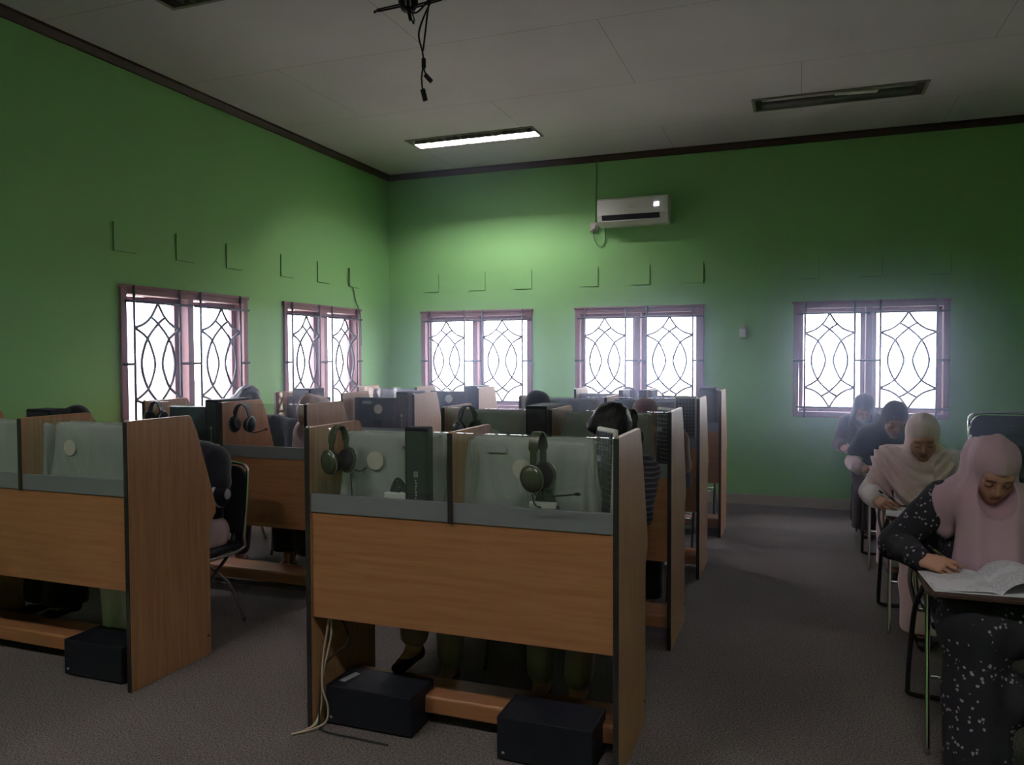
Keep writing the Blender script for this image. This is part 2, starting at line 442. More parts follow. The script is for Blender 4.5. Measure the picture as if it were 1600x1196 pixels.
# mouldings and skirting
tp = [(0, 0), (0.045, 0), (0.045, 0.02), (0.02, 0.062), (0, 0.062)]
mb = MB(); mb.prism([(YB - a, ZC - b) for a, b in tp], 0, XL, XR); tag(mb.build('trim_1', M['mould']), kind='structure')
mb = MB(); mb.prism([(XL + a, ZC - b) for a, b in tp], 1, YR, YB); tag(mb.build('trim_2', M['mould']), kind='structure')
mb = MB(); mb.prism([(XR - a, ZC - b) for a, b in tp], 1, YR, YB); tag(mb.build('trim_3', M['mould']), kind='structure')
mb = MB(); x = XL
while x < XR - 0.01:
    x1 = min(x + 0.4, XR); mb.box(x + 0.001, x1 - 0.001, YB - 0.012, YB, 0, 0.102); x = x1
tag(mb.build('baseboard_back', M['skirt'], bevel=0.002), kind='structure')
mb = MB(); y = YR
while y < YB - 0.02:
    y1 = min(y + 0.4, YB - 0.013); mb.box(XL, XL + 0.012, y + 0.001, y1 - 0.001, 0, 0.102); y = y1
tag(mb.build('baseboard_left', M['skirt'], bevel=0.002), kind='structure')
mb = MB(); y = YR
while y < YB - 0.02:
    y1 = min(y + 0.4, YB - 0.013); mb.box(XR - 0.012, XR, y + 0.001, y1 - 0.001, 0, 0.102); y = y1
tag(mb.build('baseboard_right', M['skirt'], bevel=0.002), kind='structure')

def make_window(name, X, open_deg=0, grille=True, seed=0):
    """local frame: x along the wall, y outwards, z up; X places it"""
    root = bpy.data.objects.new(name, None); C.objects.link(root); root['kind'] = 'structure'; root.empty_display_size = 0.1
    W, a, b = WW, WZ0, WZ1
    fw = 0.05
    mb = MB(X)
    mb.box(0, fw, -0.02, 0.12, a, b); mb.box(W - fw, W, -0.02, 0.12, a, b)
    mb.box(fw, W - fw, -0.02, 0.12, b - 0.055, b); mb.box(fw, W - fw, -0.02, 0.12, a, a + 0.05)
    mb.box(W / 2 - 0.03, W / 2 + 0.03, -0.02, 0.12, a + 0.05, b - 0.055)
    mb.box(-0.012, W + 0.012, -0.028, -0.001, b - 0.012, b + 0.012)
    mb.build('window_frame', M['frame'], root, bevel=0.004)
    for x0, x1 in ((fw, W / 2 - 0.03), (W / 2 + 0.03, W - fw)):
        z0, z1 = a + 0.052, b - 0.057
        Y = X @ Matrix.Translation((x1, 0.10, 0)) @ Matrix.Rotation(R(-open_deg), 4, 'Z') @ Matrix.Translation((-x1, -0.10, 0))
        s = 0.04
        m2 = MB(Y)
        m2.box(x0 + 0.002, x0 + s, 0.07, 0.11, z0, z1); m2.box(x1 - s, x1 - 0.002, 0.07, 0.11, z0, z1)
        m2.box(x0 + s, x1 - s, 0.07, 0.11, z0, z0 + s); m2.box(x0 + s, x1 - s, 0.07, 0.11, z1 - s * 0.8, z1)
        so = m2.build('sash', M['frame'], root, bevel=0.003)
        MB(Y).box(x0 + s - 0.004, x1 - s + 0.004, 0.088, 0.093, z0 + s - 0.004, z1 - s * 0.8 + 0.004).build('glass_pane', M['pane'], so)
        if grille:
            MB(Y).tube([(x0 + 0.18, 0.05, z0 + 0.012), (x0 + 0.30, 0.045, z0 + 0.035)], 0.005, 6).build('window_stay', M['iron'], so)
    if grille:
        r = 0.0105
        for gx0, gx1 in ((0.105, 0.545), (0.765, 1.235)):
            gz0, gz1 = a + 0.095, b - 0.105
            w, h = gx1 - gx0, gz1 - gz0
            g = MB(X); yy = -0.03
            P = lambda q: [(gx0 + u * w, yy, gz0 + v * h) for u, v in q]
            for gx in (gx0, gx1):
                g.tube([(gx, yy, a - 0.005), (gx, yy, b + 0.01)], r, 6)
            ex0, ex1 = (0.0, W / 2) if gx0 < 0.5 else (W / 2, W)
            for gz in (gz0, gz1):
                g.tube([(ex0 + 0.03, yy, gz), (ex1 - 0.0, yy, gz)], r, 6)
            zm = (gz0 + gz1) / 2
            g.tube([(ex0, yy, zm), (gx0, yy, zm)], r, 6); g.tube([(gx1, yy, zm), (ex1, yy, zm)], r, 6)
            A = [(0, .79), (.25, .715), (.37, .60), (.42, .50), (.37, .40), (.25, .29), (0, .21)]
            B = [(.34, .885), (.5, .83), (.72, .715), (.83, .60), (.865, .5), (.83, .40), (.72, .285), (.5, .17), (.34, .12)]
            Cc = [(.5, 1), (.43, .94), (.35, .885), (.2, .825), (0, .79)]
            for q in (A, B, Cc, [(u, 1 - v) for u, v in Cc]):
                for mir in (False, True):
                    qq = [((1 - u) if mir else u, v) for u, v in q]
                    g.tube(spline(P(qq), 5), r, 6)
            for q in ((.5, 1), (0, .79), (1, .79), (.35, .885), (.65, .885), (.5, .83), (.25, .715), (.75, .715), (.25, .285), (.75, .285), (.5, .17), (0, .21), (1, .21), (.5, 0), (.35, .115), (.65, .115)):
                pt = P([q])[0]; g.ell(pt, (0.009, 0.007, 0.009), 8, 6)
            g.build('security_grille', M['iron'], root, smooth=True)
    return root
def Xback(w): return Matrix.Translation((w, YB, 0))
def Xleft(w): return Matrix(((0, -1, 0, XL), (1, 0, 0, w), (0, 0, 1, 0), (0, 0, 0, 1)))
def Xrear(w): return Matrix(((1, 0, 0, w), (0, -1, 0, YR), (0, 0, 1, 0), (0, 0, 0, 1)))
make_window('window_1', Xleft(LW[0]), open_deg=9)
make_window('window_2', Xleft(LW[1]), open_deg=9)
for i, w in enumerate(BW): make_window('window_%d' % (i + 3), Xback(w))
for i, w in enumerate(REAR): make_window('window_%d' % (i + 6), Xrear(w), grille=False)

# sealed vent covers above the windows
bxs = [-3.956, -3.385, -2.839, -2.098, -1.553, -1.013, 0.071, 0.621, 1.186]
bl = ['over the back window by the corner', 'over the middle back window', 'over the window behind the writing students']
pos3 = ['first', 'middle', 'last']
for i, x in enumerate(bxs):
    o = thing('vent_cover', 'green square vent cover, %s from the corner %s' % (pos3[i % 3], bl[i // 3]), 'vent cover', (x, YB, 2.32), group='painted over vent covers')
    mb = MB(); mb.prism([(-0.10, 0), (-0.10, -0.003), (0.10, -0.008), (0.10, 0)], 2, -0.10, 0.10); mb.build('plate', M['green'], o)
    mb = MB(); mb.box(0.10, 0.1035, -0.008, 0, -0.1035, 0.10); mb.box(-0.09, 0.10, -0.006, 0, -0.1035, -0.10); mb.build('gap_line', M['green_line'], o)
lys = [4.25, 4.833, 5.39, 6.118, 6.702, 7.29]
ll = ['over the larger looking side window', 'over the side window by the corner']
for i, y in enumerate(lys):
    o = thing('vent_cover', 'green square vent cover, %s towards the corner %s' % (pos3[i % 3], ll[i // 3]), 'vent cover', (XL, y, 2.33), group='painted over vent covers')
    mb = MB(); mb.prism([(0, -0.10), (0.008, -0.10), (0.003, 0.10), (0, 0.10)], 2, -0.10, 0.10); mb.build('plate', M['green'], o)
    mb = MB(); mb.box(0, 0.008, -0.1035, -0.10, -0.1035, 0.10); mb.box(0, 0.006, -0.10, 0.09, -0.1035, -0.10); mb.build('gap_line', M['green_line'], o)

# ------------------------------------------------------------------ ceiling lamps
def lamp(x, y, lit, label):
    t = thing('ceiling_lamp', label, 'lamp', (x, y, ZC))
    L, Wd = 1.27, 0.30
    mb = MB(); mb.box(0.002, L - 0.002, 0.002, Wd - 0.002, 0.09, 0.10)
    mb.box(0.002, L - 0.002, 0.002, 0.008, -0.004, 0.09); mb.box(0.002, L - 0.002, Wd - 0.008, Wd - 0.002, -0.004, 0.09)
    mb.box(0.002, 0.008, 0.008, Wd - 0.008, -0.004, 0.09); mb.box(L - 0.008, L - 0.002, 0.008, Wd - 0.008, -0.004, 0.09)
    mb.build('housing', M['lampwhite'] if lit else M['reflector'], t)
    mb = MB(); mb.box(-0.02, L + 0.02, -0.02, 0.004, -0.008, -0.001); mb.box(-0.02, L + 0.02, Wd - 0.004, Wd + 0.02, -0.008, -0.001)
    mb.box(-0.02, 0.004, 0.004, Wd - 0.004, -0.008, -0.001); mb.box(L - 0.004, L + 0.02, 0.004, Wd - 0.004, -0.008, -0.001)
    mb.build('rim', M['lampframe'], t)
    ys = (0.085, 0.215)
    for i, yy in enumerate(ys):
        on = lit == 2 or (lit and i == 1)
        MB().tube([(0.05, yy, 0.055), (L - 0.05, yy, 0.055)], 0.014, 12).build('fluorescent_tube', M['tube_fill' if lit == 2 else 'tube_lit'] if on else M['tube_off'], t, smooth=True)
    if lit or x < -3:
        mb = MB(); n = 15
        for k in range(1, n):
            xx = L * k / n; mb.prism([(xx - 0.002, 0.002), (xx + 0.002, 0.002), (xx + 0.014, 0.034), (xx - 0.014, 0.034)], 1, 0.01, Wd - 0.01)
        mb.box(0.01, L - 0.01, Wd / 2 - 0.004, Wd / 2 + 0.004, 0.0, 0.02 if lit == 2 else 0.088)
        mb.build('louvre', M['fin'], t)
    else:
        mb = MB(Matrix.Translation((0.72, 0.14, 0.02)) @ Matrix.Rotation(R(7), 4, 'Z')); mb.box(-0.10, 0.22, -0.03, 0.03, -0.01, 0.0)
        mb.build('loose_cover', M['white'], t, bevel=0.003)
    return t
lamp(*LAMPS[0], 'recessed ceiling lamp with one lit tube, above the wall corner')
lamp(*LAMPS[1], 'dark recessed ceiling lamp with a loose white piece, over the aisle')
lamp(*LAMPS[3], 'unseen ceiling lamp over the aisle, added behind the viewer for fill light')
lamp(*LAMPS[4], 'unseen ceiling lamp near the side wall, added behind the viewer for fill light')
lamp(*LAMPS[2], 'unlit recessed ceiling lamp cut by the top edge of the picture')

# ------------------------------------------------------------------ projector mount with hanging cables
t = thing('projector_mount', 'black ceiling mount with crossed arms and loose cables hanging from the ceiling', 'projector mount', (-1.678, 3.2, ZC))
MB().tube([(0, 0, 0), (0, 0, -0.47)], 0.022, 14).build('pole', M['black'], t, smooth=True)
mb = MB(); mb.lathe([(0.03, -0.53), (0.045, -0.5), (0.045, -0.44), (0.03, -0.40), (0.024, -0.36)]); mb.tube([(0.0, 0, -0.52), (0.012, 0, -0.575)], 0.009, 8); mb.build('joint', M['black'], t, smooth=True)
for a, b in (((-0.02, 0, -0.50), (-0.145, -0.02, -0.515)), ((0.0, 0, -0.52), (0.15, 0.03, -0.49)), ((0, 0, -0.52), (-0.05, 0.14, -0.51)), ((0, 0, -0.52), (0.06, -0.12, -0.52))):
    va, vb = Vector(a), Vector(b); sd = (vb - va).cross(Vector((0, 0, 1))).normalized() * 0.011
    mb = MB(); mb.tube([va + sd, vb + sd * 0.8, vb + (vb - va) * 0.06, vb - sd * 0.8, va - sd], 0.0042, 6); mb.tube([vb + (vb - va) * 0.06, vb + (vb - va) * 0.16 + Vector((0, 0, -0.006))], 0.006, 8)
    mb.build('arm', M['black'], t, smooth=True)
t2 = thing('video_cable', 'black video cable looped over the ceiling mount with two plugs dangling', 'cable', (-1.60, 3.19, 3.10))
mb = MB()
mb.tube(spline([(-0.05, 0, 0.20), (-0.12, 0.0, 0.08), (-0.10, 0, -0.02), (-0.03, -0.02, -0.08), (0.03, -0.01, -0.03), (0.06, 0, 0.05)]), 0.0042, 7)
mb.tube(spline([(0.06, 0, 0.05), (0.08, 0.01, 0.02), (0.03, 0, -0.05), (-0.02, 0, -0.16), (-0.004, 0, -0.245), (0.004, 0, -0.30)]), 0.0042, 7)
mb.tube(spline([(-0.02, 0, 0.45), (0.02, 0, 0.2), (0.035, 0, 0.02), (0.015, 0.01, -0.10), (0.0, 0.0, -0.245)]), 0.0042, 7)
mb.tube(spline([(0.004, 0, -0.30), (-0.008, 0, -0.36), (-0.004, 0, -0.42)]), 0.004, 7); mb.tube(spline([(0.004, 0, -0.30), (0.005, 0, -0.33), (0.014, 0, -0.35)]), 0.004, 7)
mb.build('cable_loop', M['black'], t2, smooth=True)
MB(Matrix.Translation((0.003, 0, -0.30))).box(-0.009, 0.009, -0.007, 0.007, -0.022, 0.022).build('ferrite_bead', M['black'], t2, bevel=0.003)
MB(Matrix.Translation((0.024, 0, -0.368)) @ Matrix.Rotation(R(-42), 4, 'Y')).box(-0.010, 0.010, -0.006, 0.006, -0.026, 0.022).build('plug', M['black'], t2, bevel=0.003)
MB(Matrix.Translation((0.003, 0, -0.44)) @ Matrix.Rotation(R(-14), 4, 'Y')).box(-0.011, 0.011, -0.006, 0.006, -0.03, 0.026).build('plug', M['black'], t2, bevel=0.003)

# ------------------------------------------------------------------ air conditioner
t = thing('air_conditioner', 'white wall air conditioner showing 20, high on the back wall', 'air conditioner', (-1.96, YB, 2.82))
mb = MB(); mb.prism([(0, 0), (0, 0.275), (-0.17, 0.275), (-0.195, 0.255), (-0.20, 0.10), (-0.175, 0.045), (-0.12, 0.0)], 0, 0, 0.728); mb.build('body', M['white'], t, bevel=0.008)
mb = MB(); mb.prism([(-0.1985, 0.10), (-0.1745, 0.047), (-0.179, 0.045), (-0.203, 0.098)], 0, 0.05, 0.64); mb.build('air_slot', M['slot'], t)
mb = MB(); mb.prism([(-0.176, 0.044), (-0.205, 0.03), (-0.207, 0.033), (-0.178, 0.048)], 0, 0.05, 0.68); mb.build('flap', M['white'], t)
mb = MB()
def seg7(mb, x, z, w, h, on, th=0.0045):
    y0, y1 = -0.2035, -0.2005
    S = {'a': (x, x + w, z + h - th, z + h), 'g': (x, x + w, z + h / 2 - th / 2, z + h / 2 + th / 2), 'd': (x, x + w, z, z + th),
         'f': (x, x + th, z + h / 2, z + h), 'b': (x + w - th, x + w, z + h / 2, z + h), 'e': (x, x + th, z, z + h / 2), 'c': (x + w - th, x + w, z, z + h / 2)}
    for k in on: mb.box(S[k][0], S[k][1], y0, y1, S[k][2], S[k][3])
seg7(mb, 0.585, 0.165, 0.020, 0.036, 'abged'); seg7(mb, 0.611, 0.165, 0.020, 0.036, 'abcdef')
d = mb.build('temperature_display', M['digits'], t); d['label'] = 'lit digits reading 20'
mb = MB(); mb.box(0.33, 0.345, -0.2025, -0.2005, 0.168, 0.174); mb.box(0.348, 0.362, -0.2025, -0.2005, 0.170, 0.178); mb.box(0.365, 0.385, -0.2025, -0.2005, 0.168, 0.174); mb.build('badge', M['label'], t)
t = thing('power_socket', 'small pale wall socket beside the air conditioner', 'socket', (-2.035, YB, 2.80))
MB().box(-0.045, 0.045, -0.035, 0, -0.005, 0.085).build('socket_box', M['offwhite'], t, bevel=0.006)
MB().box(-0.02, 0.022, -0.062, -0.033, 0.01, 0.055).build('plug', M['offwhite'], t, bevel=0.006)
mb = MB(); mb.tube(spline([(-1.94, YB - 0.05, 3.57), (-1.965, YB - 0.052, 3.53), (-2.005, YB - 0.05, 3.505), (-2.012, YB - 0.008, 3.46), (-2.016, YB - 0.008, 3.2), (-2.02, YB - 0.010, 2.89)]), 0.005, 6)
mb.tube(spline([(-2.035, YB - 0.045, 2.81), (-2.035, YB - 0.03, 2.73), (-2.0, YB - 0.012, 2.65), (-1.955, YB - 0.012, 2.635), (-1.922, YB - 0.012, 2.68), (-1.915, YB - 0.02, 2.76), (-1.915, YB - 0.04, 2.83)]), 0.005, 6)
tag(mb.build('power_cable', M['green_line'], smooth=True), 'thin cable running down the wall from the ceiling to the air conditioner', 'cable')
t = thing('remote_holder', 'small white remote control holder fixed to the back wall', 'remote holder', (-0.524, YB, 1.66))
MB().box(-0.03, 0.03, -0.028, 0, 0, 0.085).build('pocket', M['white'], t, bevel=0.004)
MB().box(-0.022, 0.022, -0.022, -0.006, 0.03, 0.118).build('remote', M['offwhite'], t, bevel=0.004)
tag(MB().tube(spline([(XL + 0.012, 7.153, 2.42), (XL + 0.012, 7.15, 2.25), (XL + 0.012, 7.238, 2.215), (XL + 0.012, 7.287, 2.087), (XL + 0.035, 7.336, 1.93), (XL + 0.045, 7.34, 1.6)]), 0.005, 6).build('dangling_wire', M['iron'], smooth=True),
    'loose dark wire hanging from a vent cover beside the room corner', 'wire')

# ------------------------------------------------------------------ study carrels
RY = [2.586, 3.881, 5.195, 6.446]
PT = 0.018
ORD = ['front', 'second', 'third', 'fourth']
PROF = [(0, 0), (0, 1.193), (0.008, 1.2), (0.372, 1.2), (0.385, 1.19), (0.42, 1.12), (0.505, 0.86), (0.542, 0.74), (0.542, 0.70), (0.505, 0.655), (0.495, 0.62), (0.495, 0)]
DPROF = [(0, 0.862), (0, 1.193), (0.008, 1.2), (0.372, 1.2), (0.385, 1.19), (0.42, 1.12), (0.505, 0.86), (0.535, 0.745), (0.02, 0.745), (0.02, 0.862)]

def make_carrel(x0, y, W, label):
    t = thing('study_carrel', label, 'desk', (x0, y, 0), group='two-seat wooden study carrels')
    half = W / 2
    def strip(prof, xx):
        e = MB(); e.box(xx - 0.001, xx + PT + 0.001, -0.004, 0.0005, prof[0][1] if prof[0][1] > 0 else 0.001, 1.196)
        return e
    for xx in (0, W):
        mb = MB(); mb.prism(PROF, 0, xx, xx + PT); p = mb.build('side_panel', M['wood_v'], t, bevel=0.0015)
        strip(PROF, xx).build('edge_band', M['edge'], p)
        mb = MB(); mb.ell((xx + PT / 2, 0.01, 1.2), (0.008, 0.012, 0.006), 8, 6); mb.build('glass_clip', M['silver'], p, smooth=True)
        sx = xx + PT if xx > 0 else xx - 0.004
        mb = MB(); mb.box(sx, sx + 0.004, 0.47, 0.48, 0.09, 0.10); mb.build('screw_cap', M['edge'], p)
    mb = MB(); mb.prism(DPROF, 0, half, half + PT); p = mb.build('divider', M['wood_v'], t, bevel=0.0015)
    strip(DPROF, half).build('edge_band', M['edge'], p)
    MB().box(PT, W, 0.010, 0.028, 0.445, 0.865).build('front_panel', M['wood_h'], t, bevel=0.001)
    MB().box(PT, half, 0.004, 0.028, 0.866, 0.937).build('top_rail', M['rail'], t, bevel=0.001)
    MB().box(half + PT, W, 0.004, 0.028, 0.866, 0.937).build('top_rail', M['rail'], t, bevel=0.001)
    mb = MB(); mb.box(PT, W, 0.030, 0.540, 0.716, 0.742); mb.build('worktop', M['rail'], t, bevel=0.003)
    for a, b in ((PT, half), (half + PT, W)):
        MB().box(a + 0.001, b - 0.001, 0.013, 0.018, 0.9375, 1.197).build('glass_screen', M['screen'], t)
    mb = MB(); mb.prism([(0.165, 0.055), (0.165, 0.115), (0.172, 0.124), (0.35, 0.124), (0.35, 0.055)], 0, PT, W)
    mb.build('footrest', M['wood_h'], t, bevel=0.004)
    return t
BL = ['window-side block', 'aisle block']
CAR = []
for r in range(4):
    xr = [-2.764, -2.744, -2.716, -2.718][r]; W = [1.285, 1.24, 1.24, 1.24][r]
    CAR.append((xr - W, RY[r], W))
    make_carrel(xr - W, RY[r], W, 'two-seat wooden carrel with glass screens, %s row of the %s' % (ORD[r], BL[0]))
for r in range(4):
    xr = [-0.588, -0.609, -0.626, -0.602][r]; W = [1.239, 1.24, 1.24, 1.21][r]
    CAR.append((xr - W, RY[r], W))
    make_carrel(xr - W, RY[r], W, 'two-seat wooden carrel with glass screens, %s row of the %s' % (ORD[r], BL[1]))
WT = 0.742   # worktop height

# ------------------------------------------------------------------ monitors, some under dust covers
def cover_mesh(w, h, d, seed, flare=0.03):
    rnd = random.Random(seed); ph = [rnd.uniform(0, 6.28) for _ in range(8)]
    n = 72; m = 30; vs = []; fs = []
    for i in range(m + 1):
        t = i / m                      # 0 top .. 1 bottom
        z = h * (1 - t); grow = flare * t ** 2.2
        amp = 0.004 + 0.020 * t ** 1.3
        for k in range(n):
            a = 2 * PI * k / n
            ca, sa = math.cos(a), math.sin(a)
            p = 0.11
            x = math.copysign(abs(ca) ** p, ca) * (w / 2 + grow); y = math.copysign(abs(sa) ** p, sa) * (d / 2 + grow * 1.2)
            round_top = max(0, 1 - t / 0.05); x *= 1 - 0.02 * round_top ** 2; y *= 1 - 0.16 * round_top ** 2
            f = amp * (math.sin(5 * a + ph[0] + 2 * t) + 0.6 * math.sin(9 * a + ph[1] - 3 * t) + 0.35 * math.sin(15 * a + ph[2] + 5 * t))
            f += 0.008 * t * math.sin(7 * t + 3 * a + ph[3])
            zz = z + 0.006 * math.sin(4 * a + ph[4]) * (1 - t) - (0.004 * abs(math.sin(2 * a)) if t == 0 else 0)
            vs.append((x + f * ca, y + f * sa, max(0.003, zz)))
    for i in range(m):
        for k in range(n):
            fs.append((i * n + k, i * n + (k + 1) % n, (i + 1) * n + (k + 1) % n, (i + 1) * n + k))
    # top cap as concentric rings
    base = len(vs); rings = 5
    for q in range(1, rings):
        sc_ = 1 - q / rings
        for k in range(n):
            x, y, z = vs[k]; vs.append((x * sc_, y * sc_, z + 0.002 * math.sin(q + k * 0.4)))
    vs.append((0, 0, h + 0.002))
    prev = 0
    for q in range(1, rings):
        cur = base + (q - 1) * n
        for k in range(n): fs.append((prev + k, cur + k, cur + (k + 1) % n, prev + (k + 1) % n))
        prev = cur
    for k in range(n): fs.append((prev + k, len(vs) - 1, prev + (k + 1) % n))
    return vs, fs

def monitor(x, y, label, cover=None, sticker=None, h=0.43, w=0.46, seed=1, rz=0, tag_at=None):
    t = thing('computer_monitor', label, 'monitor', (x, y, WT), rz, group='monitors facing away on the carrel desks')
    mb = MB(); mb.box(-w / 2 + 0.012, w / 2 - 0.012, -0.012, 0.028, 0.10, h - 0.012); mb.build('casing', M['blackgloss'], t, bevel=0.01)
    mb = MB(); mb.box(-w / 2 + 0.03, w / 2 - 0.03, 0.0275, 0.0295, 0.13, h - 0.035); mb.build('screen', M['slot'], t)
    mb = MB(); mb.box(-0.03, 0.03, -0.035, -0.01, 0.01, 0.25); mb.box(-0.10, 0.10, -0.075, 0.075, 0.0, 0.012); mb.build('stand', M['black'], t, bevel=0.004)
    yf = -0.0125
    if cover:
        vs, fs = cover_mesh(w, h, 0.085, seed)
        mb = MB(); mb.add(vs, fs); c = mb.build('dust_cover', M[cover], t, smooth=True)
        if sticker:
            yf = -0.0565
    if sticker:
        sx, sz = sticker
        mb = MB(); mb.lathe([(0.036, 0.002), (0.0375, 0.0), (0.036, -0.002)], n=32, ax='y', c=(sx, yf - 0.004, sz)); mb.build('round_sticker', M['sticker'], t)
    if tag_at:
        sx, sz = tag_at
        MB().box(sx - 0.04, sx + 0.04, yf - 0.004, yf, sz - 0.012, sz + 0.012).build('paper_label', M['label'], t)
    return t
def cn(c, s):      # centre x of a seat
    x0, y, W = CAR[c]; return x0 + W * (0.25 if s == 0 else 0.75) + PT / 2
NM = ['front', 'second', 'third', 'fourth']
monitor(-3.62, 2.74, 'monitor under a grey dust cover in the front carrel cut by the picture edge', 'cover', None, seed=3)
monitor(-3.085, 2.745, 'monitor under a crumpled grey cover with a pale disc, front window-side carrel', 'cover', (-0.115, 0.315), seed=5)
monitor(-1.485, 2.745, 'grey covered monitor with a pale disc, behind the slim black computer of the front carrel', 'cover', (-0.085, 0.325), seed=8, tag_at=(0.06, 0.40))
monitor(-0.935, 2.745, 'grey covered monitor with a pale disc half hidden by hanging olive headphones', 'cover', (-0.02, 0.32), seed=11, tag_at=(-0.12, 0.39), w=0.48)
monitor(-3.68, 4.03, 'bare dark monitor in the second window-side carrel, in front of a window', None, None)
monitor(-3.085, 5.345, 'bare dark monitor with a pale disc and a label, third window-side carrel', None, (0.0, 0.33), tag_at=(-0.10, 0.38))
monitor(-3.76, 5.345, 'bare dark monitor beside the dark computer, outer seat, third window-side carrel', None, None)
monitor(-3.62, 6.60, 'monitor under a pale cover in the last window-side carrel', 'cover_blue', None, seed=17)
monitor(-3.04, 6.60, 'dark monitor with a pale disc before the corner window, last window-side carrel', None, (-0.02, 0.345))
monitor(-1.555, 4.03, 'grey covered monitor between hanging headphones and a black computer, second aisle carrel', 'cover', (-0.02, 0.3), seed=21)
monitor(-0.955, 4.03, 'grey covered monitor behind the dark haired boy, second aisle carrel', 'cover', (0.02, 0.31), seed=22)
monitor(-1.56, 5.345, 'blue grey covered monitor showing behind the black scarf, third aisle carrel', 'cover_blue', None, seed=31)
monitor(-0.985, 5.345, 'blue grey covered monitor beside an upright keyboard, third aisle carrel', 'cover_blue', None, seed=32)
monitor(-1.60, 6.60, 'blue grey covered monitor at the seat near the wall corner, last aisle carrel', 'cover_blue', None, seed=33, h=0.41)
monitor(-0.99, 6.60, 'blue grey covered monitor at the aisle seat of the last aisle carrel', 'cover_blue', None, seed=34, h=0.40)

# ------------------------------------------------------------------ slim computers standing on the desks
def slim(x, y, w, label, mark=True, top=1.212, d=0.30, rz=0, dim=False):
    t = thing('slim_computer', label, 'computer', (x, y, WT), rz, group='slim black computers on the carrel desks')
    h = top - WT
    MB().box(-w / 2, w / 2, 0, d, 0.012, h).build('casing', M['black'], t, bevel=0.006)
    mb = MB(); mb.box(-w / 2 + 0.012, w / 2 - 0.012, -0.0015, 0, 0.03, h - 0.015); mb.build('front_plate', M['blackgloss'], t)
    mb = MB(); mb.box(-w / 2 - 0.01, w / 2 + 0.01, 0.02, 0.05, 0, 0.012); mb.box(-w / 2 - 0.01, w / 2 + 0.01, d - 0.05, d - 0.02, 0, 0.012); mb.build('foot', M['black'], t)
    if mark:
        mb = MB(); x0 = 0.0
        z0 = h * 0.60
        mb.box(x0 - 0.008, x0 - 0.005, -0.003, -0.0015, z0, z0 + 0.018); mb.box(x0 + 0.005, x0 + 0.008, -0.003, -0.0015, z0, z0 + 0.018)
        mb.box(x0 - 0.008, x0 + 0.008, -0.003, -0.0015, z0 + 0.016, z0 + 0.019); mb.box(x0 - 0.008, x0 + 0.008, -0.003, -0.0015, z0 - 0.002, z0 + 0.001)
        mb.box(x0 - 0.003, x0 + 0.003, -0.003, -0.0015, z0 + 0.005, z0 + 0.011)
        for k in range(9):
            zz = z0 - 0.018 - k * 0.011
            mb.box(x0 - 0.003, x0 + (0.004 if k % 3 else 0.001), -0.003, -0.0015, zz, zz + 0.006)
        mb.build('logo', M['offwhite'], t)
    return t
slim(-1.355, 2.618, 0.098, 'slim black upright computer with a small white mark, front aisle carrel', d=0.05)
slim(-3.70, 2.92, 0.17, 'black box top showing just over the front window-side divider', mark=False, d=0.12)
slim(-3.475, 3.93, 0.098, 'slim dark upright computer in front of the side wall window, second carrel')
slim(-3.775, 5.30, 0.17, 'dark upright computer below the corner-side window, third window-side carrel', mark=False, top=1.225, d=0.2)
slim(-2.83, 5.24, 0.10, 'slim black computer against the end panel of the third window-side carrel')
slim(-2.80, 6.50, 0.13, 'dark upright computer in front of the corner window of the back wall, last carrel', mark=False)
slim(-1.322, 3.95, 0.12, 'black upright computer with a white tag, in front of the person in a black scarf')
slim(-0.70, 6.52, 0.13, 'tall dark computer at the aisle end of the last carrel', mark=False, top=1.215)
slim(-1.425, 6.53, 0.04, 'very narrow dark computer against the bright window, last aisle carrel', mark=False, top=1.19)
slim(-1.215, 6.53, 0.11, 'dark computer against the window mullion, last aisle carrel', mark=False, top=1.19)

# ------------------------------------------------------------------ keyboards leaning upright
def keyboard(x, y, rz, tilt, label, z=WT, L=0.44, W=0.145, keys='dark', frame='silver', base=0.0):
    t = thing('keyboard', label, 'keyboard', (x, y, z + base), rz, group='keyboards stood on end in the carrels')
    t.rotation_euler = (R(tilt), 0, rz)
    mb = MB(); mb.box(-W / 2, W / 2, 0, 0.018, 0, L); mb.build('tray', M[frame], t, bevel=0.006)
    if frame != 'black':
        MB().box(-W / 2 + 0.008, W / 2 - 0.008, -0.001, 0.0005, 0.012, L - 0.012).build('key_bed', M['label'], t)
    mb = MB()
    rows = 6; cols = 18
    cw = (W - 0.02) / rows; ch = (L - 0.03) / cols
    for i in range(rows):
        j = 0
        while j < cols:
            ln = 1
            if i == 0 and 5 <= j <= 9:
                ln = 5
            if 13 == j and i < 2:
                j += 1; continue
            mb.box(-W / 2 + 0.01 + i * cw + 0.0015, -W / 2 + 0.01 + (i + 1) * cw - 0.0015, -0.006, -0.0005, 0.015 + j * ch + 0.0015, 0.015 + (j + ln) * ch - 0.0015)
            j += ln
    mb.build('keys', M['black'] if keys == 'dark' else M['offwhite'], t)
    return t
keyboard(-0.682, 2.80, R(-50), -2, 'white rimmed keyboard stood on end by the end panel, front aisle carrel', frame='white', base=0.03)
keyboard(-2.835, 2.78, R(-62), -2, 'pale keyboard with black keys stood on end, end panel of front window-side carrel', frame='white', L=0.41)
keyboard(-3.50, 2.80, R(-60), -2, 'dark keyboard stood on end against the divider of the front window-side carrel', frame='black', L=0.40)
keyboard(-0.672, 4.15, R(-40), -2, 'silver keyboard stood on end by the end panel, second aisle carrel', frame='white', base=0.02)
keyboard(-0.712, 5.27, R(4), -2, 'keyboard stood on end facing the room, end panel of the third aisle carrel', frame='silver', base=0.025)

